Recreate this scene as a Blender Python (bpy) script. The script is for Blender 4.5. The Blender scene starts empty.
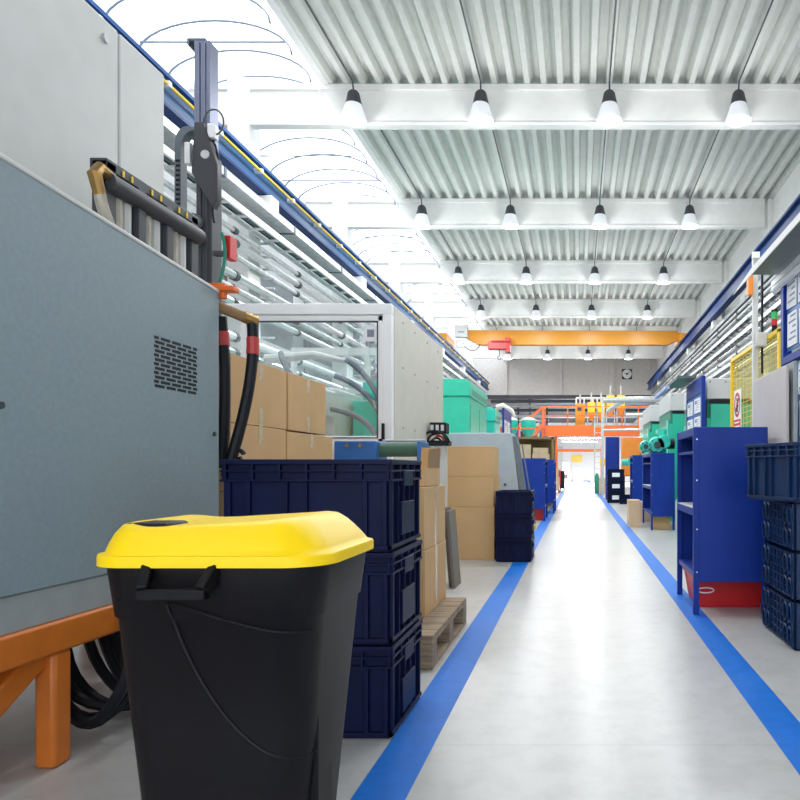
import bpy, bmesh, math, random
from mathutils import Vector, Matrix
random.seed(7)
R = math.radians
scn = bpy.context.scene
COL = scn.collection

# ------------------------------------------------------------------ camera, world, exposure
EYE = 1.2                                   # lens height; focal length 690 px on the 800 px frame
cam_d = bpy.data.cameras.new('camera'); cam = bpy.data.objects.new('camera', cam_d); COL.objects.link(cam)
cam.location = (0, 0, EYE); cam.rotation_euler = (R(90), 0, 0)
cam_d.sensor_width = 36; cam_d.lens = 690 / 800 * 36
cam_d.shift_x = -178 / 800; cam_d.shift_y = 68 / 800; cam_d.clip_start = .05; cam_d.clip_end = 300
scn.camera = cam
world = bpy.data.worlds.new('world'); scn.world = world; world.use_nodes = True
bg = world.node_tree.nodes['Background']; bg.inputs[0].default_value = (.93, .97, 1, 1); bg.inputs[1].default_value = 2.35
LAMP_W, FILL_W = 46, 28
vs = scn.view_settings; vs.view_transform = 'Standard'; vs.look = 'None'; vs.gamma = 1; vs.use_curve_mapping = False
vs.exposure = .34

# ------------------------------------------------------------------ materials
def mat(name, col, rough=.5, metal=0., var=.06, scale=6., bump=0., spec=.5, stretch=None):
    m = bpy.data.materials.new(name); m.use_nodes = True
    nt = m.node_tree; N = nt.nodes; L = nt.links; b = N['Principled BSDF']
    b.inputs['Roughness'].default_value = rough; b.inputs['Metallic'].default_value = metal
    b.inputs['Specular IOR Level'].default_value = spec
    tc = N.new('ShaderNodeTexCoord'); n = N.new('ShaderNodeTexNoise'); n.inputs['Scale'].default_value = scale; n.inputs['Detail'].default_value = 4
    if stretch:
        mp = N.new('ShaderNodeMapping'); mp.inputs['Scale'].default_value = stretch
        L.new(tc.outputs['Object'], mp.inputs[0]); L.new(mp.outputs[0], n.inputs['Vector'])
    else: L.new(tc.outputs['Object'], n.inputs['Vector'])
    r = N.new('ShaderNodeValToRGB')
    r.color_ramp.elements[0].position = .3; r.color_ramp.elements[1].position = .7
    r.color_ramp.elements[0].color = [c * (1 - var) for c in col] + [1]
    r.color_ramp.elements[1].color = [min(1, c * (1 + var)) for c in col] + [1]
    L.new(n.outputs['Fac'], r.inputs[0]); L.new(r.outputs[0], b.inputs['Base Color'])
    if bump:
        bp = N.new('ShaderNodeBump'); bp.inputs['Strength'].default_value = bump; bp.inputs['Distance'].default_value = .01
        L.new(n.outputs['Fac'], bp.inputs['Height']); L.new(bp.outputs[0], b.inputs['Normal'])
    return m
def emis(name, col, s):
    m = bpy.data.materials.new(name); m.use_nodes = True; b = m.node_tree.nodes['Principled BSDF']
    b.inputs['Base Color'].default_value = (*col, 1); b.inputs['Emission Color'].default_value = (*col, 1); b.inputs['Emission Strength'].default_value = s
    return m
def glass(name, tint, gloss=.1, body=0.):
    m = bpy.data.materials.new(name); m.use_nodes = True; nt = m.node_tree; N = nt.nodes; L = nt.links
    N.remove(N['Principled BSDF']); o = N['Material Output']
    t = N.new('ShaderNodeBsdfTransparent'); t.inputs[0].default_value = (*tint, 1)
    g = N.new('ShaderNodeBsdfGlossy'); g.inputs['Roughness'].default_value = .03
    d = N.new('ShaderNodeBsdfTranslucent'); d.inputs[0].default_value = (*tint, 1)
    m1 = N.new('ShaderNodeMixShader'); m1.inputs[0].default_value = gloss; L.new(t.outputs[0], m1.inputs[1]); L.new(g.outputs[0], m1.inputs[2])
    m2 = N.new('ShaderNodeMixShader'); m2.inputs[0].default_value = body; L.new(m1.outputs[0], m2.inputs[1]); L.new(d.outputs[0], m2.inputs[2])
    L.new(m2.outputs[0], o.inputs[0]); return m

def floor_mat():
    m = mat('floor_coating', (.5, .5, .495), .3, 0, .05, .9)
    nt = m.node_tree; N = nt.nodes; L = nt.links; b = N['Principled BSDF']
    src = b.inputs['Base Color'].links[0].from_socket
    tc = N.new('ShaderNodeTexCoord')
    n2 = N.new('ShaderNodeTexNoise'); n2.inputs['Scale'].default_value = 7; n2.inputs['Detail'].default_value = 8; n2.inputs['Roughness'].default_value = .7
    L.new(tc.outputs['Object'], n2.inputs['Vector'])
    r = N.new('ShaderNodeValToRGB'); r.color_ramp.elements[0].position = .3; r.color_ramp.elements[0].color = (.86, .86, .85, 1)
    r.color_ramp.elements[1].position = .55; r.color_ramp.elements[1].color = (1, 1, 1, 1); L.new(n2.outputs['Fac'], r.inputs[0])
    mx = N.new('ShaderNodeMix'); mx.data_type = 'RGBA'; mx.blend_type = 'MULTIPLY'; mx.inputs[0].default_value = 1
    L.new(src, mx.inputs[6]); L.new(r.outputs[0], mx.inputs[7])
    sp = N.new('ShaderNodeSeparateXYZ'); L.new(tc.outputs['Object'], sp.inputs[0])
    a = N.new('ShaderNodeMath'); a.operation = 'ADD'; a.inputs[1].default_value = 100 * 2.84 - 2.99 + .006; L.new(sp.outputs[1], a.inputs[0])
    md = N.new('ShaderNodeMath'); md.operation = 'MODULO'; md.inputs[1].default_value = 2.84; L.new(a.outputs[0], md.inputs[0])
    lt = N.new('ShaderNodeMath'); lt.operation = 'LESS_THAN'; lt.inputs[1].default_value = .012; L.new(md.outputs[0], lt.inputs[0])
    mu = N.new('ShaderNodeMath'); mu.operation = 'MULTIPLY'; mu.inputs[1].default_value = .3; L.new(lt.outputs[0], mu.inputs[0])
    m2 = N.new('ShaderNodeMix'); m2.data_type = 'RGBA'; L.new(mu.outputs[0], m2.inputs[0]); L.new(mx.outputs[2], m2.inputs[6]); m2.inputs[7].default_value = (.3, .3, .3, 1)
    L.new(m2.outputs[2], b.inputs['Base Color'])
    L.new(n2.outputs['Fac'], N.new('ShaderNodeMath').inputs[0])
    return m

M = dict(
    floor=floor_mat(),
    wall=mat('wall_paint', (.8, .81, .81), .7), wall_far=mat('far_wall_panel', (.64, .62, .6), .7), beam=mat('white_concrete', (.78, .78, .76), .6, var=.03),
    sheet=mat('corrugated_sheet', (.63, .645, .615), .65, .0, .04), dark=mat('dark_steel', (.05, .055, .065), .5),
    blackp=mat('black_plastic', (.0045, .004, .006), .5, bump=.05, scale=300, spec=.22), black=mat('black_rubber', (.006, .008, .013), .5, spec=.3),
    yellow=mat('yellow_plastic', (1, .68, .002), .4, var=.02, spec=.3), yelpaint=mat('yellow_paint', (.9, .6, .02), .4, var=.04),
    bluegrey=mat('blue_grey_paint', (.25, .325, .365), .42, var=.05, scale=40, bump=.03), skirt=mat('grey_skirt', (.32, .36, .37), .5, var=.1),
    cover=mat('pale_grey_paint', (.6, .61, .6), .45, var=.03), orange=mat('orange_frame', (.62, .17, .02), .4, var=.1),
    lineblue=mat('blue_floor_paint', (.005, .15, .6), .5, var=.08, scale=12, spec=.25), navy=mat('navy_plastic', (.0022, .0062, .042), .45, var=.15, spec=.16),
    crateblue=mat('dark_blue_plastic', (.003, .024, .09), .4, var=.2, spec=.35), shelfblue=mat('blue_steel', (.004, .034, .29), .45, var=.12, scale=3, spec=.25),
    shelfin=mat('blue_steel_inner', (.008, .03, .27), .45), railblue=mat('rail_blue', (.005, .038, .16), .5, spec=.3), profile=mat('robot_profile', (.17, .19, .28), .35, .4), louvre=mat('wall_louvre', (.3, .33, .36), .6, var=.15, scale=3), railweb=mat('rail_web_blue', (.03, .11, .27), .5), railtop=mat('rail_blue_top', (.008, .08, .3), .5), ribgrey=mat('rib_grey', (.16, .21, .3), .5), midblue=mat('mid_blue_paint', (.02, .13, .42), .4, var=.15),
    card=mat('cardboard', (.62, .4, .2), .85, var=.06, scale=3), card2=mat('pale_cardboard', (.64, .47, .3), .85), carddark=mat('cardboard_edge', (.3, .19, .09), .9),
    tape=mat('clear_tape', (.66, .52, .36), .15, var=.12, scale=30), wood=mat('pallet_wood', (.32, .24, .16), .85, var=.3, scale=4, stretch=(1, 12, 12)),
    teal=mat('teal_paint', (.02, .5, .33), .4, var=.05), teal2=mat('turquoise_paint', (.03, .56, .45), .35, var=.08), tealdk=mat('dark_teal', (.012, .26, .17), .4),
    white=mat('white_paint', (.9, .91, .93), .4, var=.02), cream=mat('cream_paint', (.62, .6, .54), .5, var=.04), beige=mat('warm_grey_board', (.56, .52, .51), .6, var=.03),
    steel=mat('steel', (.6, .62, .64), .3, .8, .08), alu=mat('aluminium', (.5, .54, .62), .3, .7, .05, 20), galv=mat('galvanised', (.55, .57, .58), .45, .5, .15, 10),
    brass=mat('brass', (.4, .24, .08), .35, .7, .2), red=mat('red_plastic', (.6, .015, .02), .4), redpaint=mat('red_paint', (.55, .05, .05), .45), crane=mat('crane_yellow', (.66, .27, .012), .4, var=.03),
    org=mat('orange_paint', (.88, .27, .03), .45, var=.06), safety=mat('orange_red_paint', (.85, .17, .03), .45), green=mat('green_belt', (.05, .13, .09), .6), paper=mat('paper', (.86, .87, .9), .6, var=.03),
    ink=mat('grey_ink', (.25, .28, .36), .8), greenled=mat('green_lens', (.02, .5, .12), .2), tan=mat('flow_tube', (.5, .46, .38), .2, var=.2, scale=15), sheetgrey=mat('hood_sheet', (.11, .145, .15), .45, var=.08),
    hosegrey=mat('grey_hose', (.13, .16, .19), .5), capdark=mat('lamp_cap', (.05, .05, .06), .5),
    glass=glass('window_glass', (.95, .985, .99), .1), poly=glass('skylight_sheet', (1, 1, 1), .03, .35), hazeglass=glass('tinted_panel', (.95, .93, .72), .04, .12),
    shade=emis('lamp_glass', (.8, .82, .86), .2), lens=emis('lamp_lens', (.95, .97, 1), 9), tube=emis('tube_lamp', (1, 1, 1), 14),
)

# ------------------------------------------------------------------ helpers
ROOT = {}
class MB:
    def __init__(s): s.v = []; s.f = []
    def add(s, vs_, fs):
        b = len(s.v); s.v += [tuple(v) for v in vs_]; s.f += [tuple(i + b for i in f) for f in fs]; return s
    def box(s, x0, y0, z0, x1, y1, z1):
        x0, x1 = sorted((x0, x1)); y0, y1 = sorted((y0, y1)); z0, z1 = sorted((z0, z1))
        return s.add([(x, y, z) for z in (z0, z1) for x, y in ((x0, y0), (x1, y0), (x1, y1), (x0, y1))],
                     [(3, 2, 1, 0), (4, 5, 6, 7), (0, 1, 5, 4), (1, 2, 6, 5), (2, 3, 7, 6), (3, 0, 4, 7)])
    def prism(s, poly, a0, a1, axis):                     # polygon in the two other axes, extruded along axis
        n = len(poly)
        def P(p, a): return {'x': (a, p[0], p[1]), 'y': (p[0], a, p[1]), 'z': (p[0], p[1], a)}[axis]
        return s.add([P(p, a0) for p in poly] + [P(p, a1) for p in poly],
                     [tuple(range(n))[::-1], tuple(range(n, 2 * n))] + [(i, (i + 1) % n, (i + 1) % n + n, i + n) for i in range(n)])
    def bar(s, p, q, w, h=None):                          # rectangular bar between two points
        p = Vector(p); q = Vector(q); d = (q - p).normalized(); h = h or w
        up = Vector((0, 0, 1)) if abs(d.z) < .95 else Vector((1, 0, 0))
        a = d.cross(up).normalized(); b = a.cross(d)
        vv = [c + a * sx * w / 2 + b * sz * h / 2 for c in (p, q) for sx, sz in ((-1, -1), (1, -1), (1, 1), (-1, 1))]
        return s.add(vv, [(3, 2, 1, 0), (4, 5, 6, 7), (0, 1, 5, 4), (1, 2, 6, 5), (2, 3, 7, 6), (3, 0, 4, 7)])
    def tube(s, pts, r, n=8, cap=True):
        pts = [Vector(p) for p in pts]; rs = r if isinstance(r, (list, tuple)) else [r] * len(pts)
        d = (pts[1] - pts[0]).normalized(); up = Vector((0, 0, 1)) if abs(d.z) < .9 else Vector((1, 0, 0)); a = d.cross(up).normalized()
        vv = []; ff = []
        for i, p in enumerate(pts):
            t = (pts[min(i + 1, len(pts) - 1)] - pts[max(i - 1, 0)]).normalized()
            a = (a - t * a.dot(t)).normalized(); b = t.cross(a)
            vv += [p + (a * math.cos(2 * math.pi * k / n) + b * math.sin(2 * math.pi * k / n)) * rs[i] for k in range(n)]
        for i in range(len(pts) - 1):
            ff += [(i * n + k, i * n + (k + 1) % n, (i + 1) * n + (k + 1) % n, (i + 1) * n + k) for k in range(n)]
        if cap: ff += [tuple(range(n))[::-1], tuple(range((len(pts) - 1) * n, len(pts) * n))]
        return s.add(vv, ff)
    def lathe(s, prof, c=(0, 0, 0), n=20):                # (radius, z) profile about a vertical axis
        vv = [(c[0] + r * math.cos(2 * math.pi * k / n), c[1] + r * math.sin(2 * math.pi * k / n), c[2] + z) for r, z in prof for k in range(n)]
        ff = [(i * n + k, i * n + (k + 1) % n, (i + 1) * n + (k + 1) % n, (i + 1) * n + k) for i in range(len(prof) - 1) for k in range(n)]
        return s.add(vv, ff + [tuple(range(n))[::-1], tuple(range((len(prof) - 1) * n, len(prof) * n))])
    def build(s, name, m, parent=None, bevel=0., smooth=True, angle=35):
        me = bpy.data.meshes.new(name); o = ROOT.get(parent.name, Vector()) if parent else Vector()
        me.from_pydata([Vector(v) - o for v in s.v], [], s.f); me.validate()
        bm = bmesh.new(); bm.from_mesh(me); bmesh.ops.recalc_face_normals(bm, faces=bm.faces); bm.to_mesh(me); bm.free()
        me.materials.append(M[m] if isinstance(m, str) else m)
        if smooth:
            for p in me.polygons: p.use_smooth = True
            me.set_sharp_from_angle(angle=R(angle))
        ob = bpy.data.objects.new(name, me); COL.objects.link(ob)
        if parent: ob.parent = parent; ROOT[ob.name] = o
        if bevel:
            b = ob.modifiers.new('bevel', 'BEVEL'); b.width = bevel; b.segments = 2; b.limit_method = 'ANGLE'; b.harden_normals = False
        return ob
def thing(name, label, cat, loc=(0, 0, 0), group=None, rz=0, local=False):
    o = bpy.data.objects.new(name, None); COL.objects.link(o); o.location = loc; o.rotation_euler.z = rz; o.empty_display_size = .1
    o['label'] = label; o['category'] = cat
    if group: o['group'] = group
    ROOT[o.name] = Vector() if local else Vector(loc)
    return o
def tag(o, label, cat, group=None):
    o['label'] = label; o['category'] = cat
    if group: o['group'] = group
    return o
def struct(mb, name, m, label=None, **k):
    o = mb.build(name, m, None, **k); o['kind'] = 'structure'
    if label: o['label'] = label
    return o
def dup(root, loc, label, rz=None, group=None):
    c = root.copy(); COL.objects.link(c); c.location = loc; c['label'] = label
    if rz is not None: c.rotation_euler.z = rz
    if group: c['group'] = group
    for ch in list(root.children):
        a = ch.copy(); COL.objects.link(a); a.parent = c
        for g in list(ch.children):
            b = g.copy(); COL.objects.link(b); b.parent = a
    return c
def rep(mb, name, m, parent, offs, **k):
    o = mb.build(name, m, parent, **k); base = o.location.copy(); o.location = base + Vector(offs[0])
    for f in offs[1:]: c = o.copy(); COL.objects.link(c); c.parent = parent; c.location = base + Vector(f)
    return o
def arc(cx, cz, rx, rz, a0, a1, n): return [(cx + rx * math.cos(R(a0 + (a1 - a0) * i / n)), cz + rz * math.sin(R(a0 + (a1 - a0) * i / n))) for i in range(n + 1)]
def bez(p0, p1, p2, p3, n=14):
    p0, p1, p2, p3 = map(Vector, (p0, p1, p2, p3))
    return [p0 * (1 - t) ** 3 + p1 * 3 * t * (1 - t) ** 2 + p2 * 3 * t * t * (1 - t) + p3 * t ** 3 for t in [i / n for i in range(n + 1)]]

# ------------------------------------------------------------------ the hall
BEAM_D = [11.8 + 5 * i for i in range(-2, 6)]        # 1.8 .. 36.8
Z_CEIL, Z_BEAM = EYE + 6.55, EYE + 5.85
FAR = 41.8
struct(MB().box(-9, -8, -.2, 9, 66, 0), 'floor', 'floor')
struct(MB().box(-.823, -8, 0, -.625, 64, .002), 'trim_1', 'lineblue', 'blue painted line along the left edge of the aisle')
struct(MB().box(.866, -8, 0, 1.045, 64, .002), 'trim_2', 'lineblue', 'blue painted line along the right edge of the aisle')
# corrugated roof sheet, flutes along the hall
pts = []; x = -4.27; k = 0
while x < 5.25:
    pts += [(x, Z_CEIL), (x + .09, Z_CEIL), (x + .125, Z_CEIL + .15), (x + .245, Z_CEIL + .15)]; x += .28
top = [(p[0], Z_CEIL + .2) for p in (pts[-1], pts[0])]
c = MB(); n = len(pts)
c.add([(p[0], y, p[1]) for y in (-8, FAR) for p in pts], [(i, i + 1, i + 1 + n, i + n) for i in range(n - 1)])
c.box(-4.3, -8, Z_CEIL + .16, 5.3, FAR, Z_CEIL + .28)
struct(c, 'ceiling', 'sheet', angle=10)
struct(MB().box(-7.0, -8, 0, -6.8, FAR, Z_CEIL + .3), 'wall_left', 'wall')
struct(MB().box(5.1, -8, 0, 5.3, FAR + 24, Z_CEIL + .3), 'wall_right', 'wall')
w = MB().box(-7.0, FAR, 5.62, 5.3, FAR + .3, Z_CEIL + .3)
for x in (-4.4, -1.1, 2.05, 4.6): w.box(x - .13, FAR - .16, 5.62, x + .13, FAR, Z_CEIL)
struct(w, 'wall_far', 'wall_far')
struct(MB().box(-7, FAR, 5.4, 5.3, 66, 5.62), 'trim_3', 'dark', 'dark low ceiling of the rear hall behind the end wall')
struct(MB().box(-7, 64, 0, 5.3, 64.2, 5.4), 'wall_back', 'wall')
struct(MB().box(-7.0, FAR, 0, -6.8, 66, 5.4), 'trim_4', 'wall', 'left side wall of the rear hall')
for i, d in enumerate(BEAM_D):
    b = MB().box(-6.8, d, Z_BEAM + .05, 4.55, d + .1, Z_CEIL - .07).box(-6.8, d - .04, Z_BEAM, 4.55, d + .14, Z_BEAM + .06).box(-6.8, d - .05, Z_CEIL - .1, 4.55, d + .15, Z_CEIL)
    struct(b, 'roof_beam', 'beam', bevel=.01)
    for s, xa, xb in ((-1, -5.97, -5.6), (1, 4.62, 5.1)):
        q = MB().box(xa, d - .06, 0, xb, d + .38, Z_CEIL + (.1 if s < 0 else -.01))
        xi = xb if s < 0 else xa
        q.box(xi - .02, d, 5.64, xi - s * .36, d + .3, 5.87)
        struct(q, 'column', 'beam', bevel=.012)
struct(MB().box(4.75, -8, Z_CEIL - 1.1, 5.1, FAR, Z_CEIL), 'trim_5', 'beam', 'long white edge beam along the top of the right wall')
struct(MB().box(-4.36, -8, Z_CEIL - .02, -4.25, FAR, Z_CEIL + .3), 'trim_6', 'beam', 'white kerb between the roof sheet and the skylight')
# barrel skylight
sky = thing('barrel_skylight', 'white glazed barrel vault skylight along the left edge of the roof', 'skylight', (-5.35, 0, Z_CEIL))
a = arc(-5.5, EYE + 6.25, 1.2, .55, 0, 180, 16); g = MB(); n = len(a)
g.add([(p[0], y, p[1]) for y in (-8, FAR) for p in a], [(i, i + 1, i + 1 + n, i + n) for i in range(n - 1)]); g.build('glazing', 'poly', sky)
y = 6.0
while y < FAR:
    a2 = arc(-5.5, EYE + 6.25, 1.17, .52, 0, 180, 16); MB().tube([(p[0], y, p[1]) for p in a2], .016, 5).build('rib', 'ribgrey', sky); y += .74
for d in BEAM_D[1:]:
    for dd in (-1.4, 2.4): MB().tube([(-6.6, d + dd, EYE + 6.42), (-4.4, d + dd, EYE + 6.42)], .014, 5).build('tie_rod', 'ribgrey', sky)

# ------------------------------------------------------------------ pendant lamps, with their own light and an added ceiling fill
def make_lamp():
    t = thing('pendant_lamp', '', 'lamp', group='bell lamps under the roof', local=True)
    MB().lathe([(.06, -.0), (.095, -.04), (.13, -.2), (.135, -.23)]).build('cap', 'capdark', t)
    MB().lathe([(.13, -.22), (.165, -.33), (.205, -.45), (.215, -.5), (.2, -.5), (.125, -.25)]).build('lamp_shade', 'shade', t)
    MB().lathe([(.198, -.495), (.15, -.505), (.001, -.51)]).build('lens', 'lens', t)
    MB().tube([(0, 0, -.02), (0, -.06, .13), (0, -4.6, .13)], .014, 5).build('cable', 'dark', t)
    ld = bpy.data.lights.new('bulb', 'AREA'); ld.shape = 'DISK'; ld.size = .36; ld.energy = LAMP_W; ld.color = (.96, .98, 1)
    lo = bpy.data.objects.new('bulb', ld); COL.objects.link(lo); lo.parent = t; lo.location = (0, 0, -.53)
    pd = bpy.data.lights.new('ceiling_fill', 'POINT'); pd.shadow_soft_size = .12; pd.energy = FILL_W; pd.color = (.96, .98, 1)
    po_ = bpy.data.objects.new('ceiling_fill', pd); COL.objects.link(po_); po_.parent = t; po_.location = (0, -.35, -.95)  # added point fill in the air below the lamp, brightens the ceiling
    return t
lamp = None
ords = ['nearest', 'second', 'third', 'fourth', 'fifth', 'sixth']
cols = ['leftmost', 'second from left', 'third from left', 'rightmost']
for i, d in enumerate(BEAM_D[1:]):
    for j, x in enumerate((-3.72, -1.61, .52, 2.66)):
        lab = 'bell pendant lamp, %s in the %s row of ceiling lamps' % (cols[j], ords[i - 1]) if i > 0 else 'bell pendant lamp, %s in the row above the front machine' % cols[j]
        loc = (x, d - .36, EYE + 6.25)
        if lamp is None: lamp = make_lamp(); lamp.location = loc; lamp['label'] = lab
        else: dup(lamp, loc, lab)

# ------------------------------------------------------------------ crane rails, crane
for side, x, s in (('left', -5.42, 1), ('right', 4.25, -1)):
    t = thing('crane_rail', 'blue steel crane rail running along the %s side of the hall' % side, 'rail', (x, 0, 5.9), group='crane rails')
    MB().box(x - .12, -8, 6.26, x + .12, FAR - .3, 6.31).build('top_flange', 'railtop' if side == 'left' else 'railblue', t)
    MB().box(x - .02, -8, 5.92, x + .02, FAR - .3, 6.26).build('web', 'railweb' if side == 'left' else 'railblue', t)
    MB().box(x - .1, -8, 5.88, x + .1, FAR - .3, 5.92).build('bottom_flange', 'railblue', t)
    if side == 'left':
        MB().tube([(x + .12, -8, 6.16), (x + .12, FAR - .4, 6.16)], .022, 6).build('conductor_bar', 'yelpaint', t)
        rep(MB().box(x + .02, 5, 6.13, x + .15, 5.06, 6.2), 'bar_clip', 'white', t, [(0, 1.3 * i, 0) for i in range(27)])
D = 28.3
cr = thing('bridge_crane', 'orange yellow overhead bridge crane spanning the hall near the end wall', 'crane', (0, D, 6.3))
z0 = 6.26
MB().prism([(-4.7, z0 + .35), (-4.1, z0 + .0), (3.7, z0 + .0), (4.1, z0 + .2), (4.3, z0 + .3), (4.05, z0 + .57), (-4.7, z0 + .6)], D, D + .35, 'y').build('girder', 'crane', cr, .01)
for x in (-5.42, 4.25): MB().box(x - .16, D - .7, 6.315, x + .16, D + 1.0, 6.6).build('end_carriage', 'crane', cr, .01)
cb = MB().box(-5.0, D - .3, 6.52, -4.5, D - .03, 7.02).build('control_box', 'cover', cr, .01)
MB().box(-4.88, D - .306, 6.7, -4.62, D - .3, 6.75).build('label_plate', 'ink', cb)
h = MB().box(-3.65, D - .4, 6.02, -2.85, D - .02, 6.32).box(-3.5, D - .5, 6.3, -2.75, D + .3, 6.36).box(-2.95, D - .35, 5.9, -2.75, D - .05, 6.5).build('hoist', 'redpaint', cr, .02)
MB().tube([(-3.2, D - .2, 6.02), (-3.2, D - .2, 5.75)], .02, 6).tube([(-3.2 + .07 * math.cos(R(q)), D - .2, 5.69 + .07 * math.sin(R(q))) for q in range(90, 380, 25)], .018, 6).build('hook', 'dark', h)
MB().tube(bez((-4.7, D - .1, 6.3), (-4.5, D - .1, 5.9), (-4.1, D - .1, 5.9), (-4, D - .1, 6.28)), .015, 5).build('cable_loop', 'black', cr)
ck = thing('wall_clock', 'square black wall clock with white face high on the end wall', 'clock', (2.96, FAR - .06, EYE + 5.68))
MB().box(2.66, FAR - .1, EYE + 5.38, 3.26, FAR, EYE + 5.98).build('case', 'black', ck, .03)
n = 24; MB().prism([(2.96 + .28 * math.cos(2 * math.pi * i / n), EYE + 5.68 + .28 * math.sin(2 * math.pi * i / n)) for i in range(n)], FAR - .12, FAR - .1, 'y').build('dial', 'paper', ck)
MB().bar((2.96, FAR - .13, EYE + 5.68), (3.1, FAR - .13, EYE + 5.78), .035).bar((2.96, FAR - .13, EYE + 5.68), (2.83, FAR - .13, EYE + 5.72), .035).box(2.9, FAR - .14, EYE + 5.63, 3.01, FAR - .125, EYE + 5.73).build('clock_hands', 'black', ck)

# ------------------------------------------------------------------ pipes and cable trays along both walls
def ladder(name, lab, x0, x1, z, y0, y1, m='galv', step=.6, cables=3):
    t = thing(name, lab, 'cable tray', ((x0 + x1) / 2, y0, z), group='cable trays along the walls')
    MB().box(x0, y0, z, x0 + .03, y1, z + .1).build('side_rail', m, t); MB().box(x1 - .03, y0, z, x1, y1, z + .1).build('side_rail', m, t)
    rep(MB().box(x0 + .03, y0, z + .01, x1 - .03, y0 + .05, z + .04), 'rung', m, t, [(0, step * i, 0) for i in range(int((y1 - y0) / step))], smooth=False)
    for i in range(cables):
        xx = x0 + .07 + (x1 - x0 - .14) * (i + .5) / cables
        MB().tube([(xx, y0, z + .07), (xx, y1, z + .07)], .025 + .01 * (i % 2), 5).build('cable', ('black', 'hosegrey', 'white')[i % 3], t)
    return t
def deck(lab, x0, x1, z, y0, y1, m):
    t = thing('cable_duct', lab, 'duct', ((x0 + x1) / 2, y0, z))
    MB().box(x0, y0, z, x1, y1, z + .12).build('body', m, t)
    rep(MB().box(x0 - .01, y0 + .6, z - .015, x1 + .01, y0 + .66, z + .125), 'joint_strap', 'hosegrey', t, [(0, 2.5 * i, 0) for i in range(int((y1 - y0 - .6) / 2.5))]); return t
def pipe(lab, x, z, r, y0, y1, m, grp):
    t = thing('pipe', lab, 'pipe', (x, y0, z), group=grp)
    MB().tube([(x, y0, z), (x, y1, z)], r, 8).build('run', m, t)
    rep(MB().tube([(x, y0 + 1.5, z), (x, y0 + 1.6, z)], r + .015, 8), 'collar', 'dark', t, [(0, 2.5 * i, 0) for i in range(int((y1 - y0 - 1.5) / 2.5))])
deck('grey cable duct with a flat underside hung below the left crane rail', -5.5, -5.18, 5.49, 2, 40, 'galv')
ladder('cable_tray', 'ladder cable tray with black cables just under the left duct', -5.56, -5.24, 5.2, 2, 40, 'white')
ladder('cable_tray', 'wide ladder cable tray at mid height on the left wall', -6.45, -6.02, 4.4, 2, 40)
ladder('cable_tray', 'lowest ladder cable tray on the left wall above the machines', -6.45, -6.02, 3.55, 2, 40, 'white')
for i, (x, z, r, m, l) in enumerate([(-5.5, 5.0, .04, 'galv', 'thin grey pipe, topmost of the left wall pipes'), (-5.5, 4.8, .06, 'steel', 'steel pipe, second from top on the left wall'), (-5.53, 4.62, .045, 'galv', 'galvanised pipe, third from top on the left wall'),
        (-5.5, 4.28, .07, 'steel', 'thick steel pipe at mid height on the left wall'), (-5.53, 4.08, .05, 'galv', 'galvanised pipe just below the thick steel left wall pipe'), (-5.52, 3.86, .06, 'steel', 'steel pipe, third from bottom on the left wall'),
        (-5.5, 3.3, .07, 'white', 'white pipe, second from bottom on the left wall'), (-5.5, 3.05, .06, 'steel', 'steel pipe, lowest of the left wall pipes')]):
    pipe(l, x, z, r, 2, 40, m, 'pipes along the left wall')
deck('grey green cable duct hung below the right crane rail', 4.28, 4.58, 5.49, 2, 40, 'sheetgrey')
ladder('cable_tray', 'upper ladder cable tray on the right wall below the rail', 4.3, 4.6, 5.0, 2, 40)
ladder('cable_tray', 'middle ladder cable tray crowded with cables on the right wall', 4.25, 4.6, 4.65, 2, 40, step=.4, cables=5)
ladder('cable_tray', 'lowest ladder cable tray on the right wall', 4.3, 4.6, 4.1, 2, 37, step=.4)
for x, z, r, m, l in [(4.3, 5.38, .035, 'galv', 'thin grey pipe close under the right grey duct'), (4.3, 5.22, .045, 'galv', 'grey pipe above the upper right cable tray'), (4.3, 4.5, .04, 'steel', 'steel pipe between the two lower right cable trays'),
        (4.35, 3.9, .08, 'galv', 'thick grey pipe, lowest on the right wall'), (4.3, 4.3, .04, 'white', 'thin white pipe over the lowest right cable tray')]:
    pipe(l, x, z, r, 2, 40, m, 'pipes along the right wall')
for i, y in enumerate([6.8 + 5 * k for k in range(6)]):
    for s, xw, xe, zs in ((-1, -6.8, -5.38, (2.98, 3.22, 3.52, 3.79, 4.02, 4.19, 4.4, 4.565, 4.73, 4.95, 5.19)), (1, 5.1, 4.2, (3.81, 4.08, 4.255, 4.45, 4.63, 4.98, 5.16, 5.335))):
        t = thing('pipe_bracket', 'steel bracket carrying pipes at the %s %s column' % (ords[i], 'left' if s < 0 else 'right'), 'bracket', (xw, y + .43, 4), group='pipe brackets on the columns')
        for z in zs: MB().box(xw, y + .41, z - .03, xe, y + .45, z).build('arm', 'galv', t)
        MB().box(xw - s * .01, y + .41, zs[0] - .1, xw - s * .05, y + .45, 5.4).build('upright', 'galv', t)
for i in range(6):                                     # pale window lights in the left wall
    o = struct(MB().box(-6.8, 9.3 + 5 * i, 2.6, -6.77, 11.4 + 5 * i, 5.4).box(-6.8, 7.1 + 5 * i, 2.6, -6.77, 9.2 + 5 * i, 5.4), 'trim_%d' % (7 + i), 'louvre', 'pale wall panel between the left columns')

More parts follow.
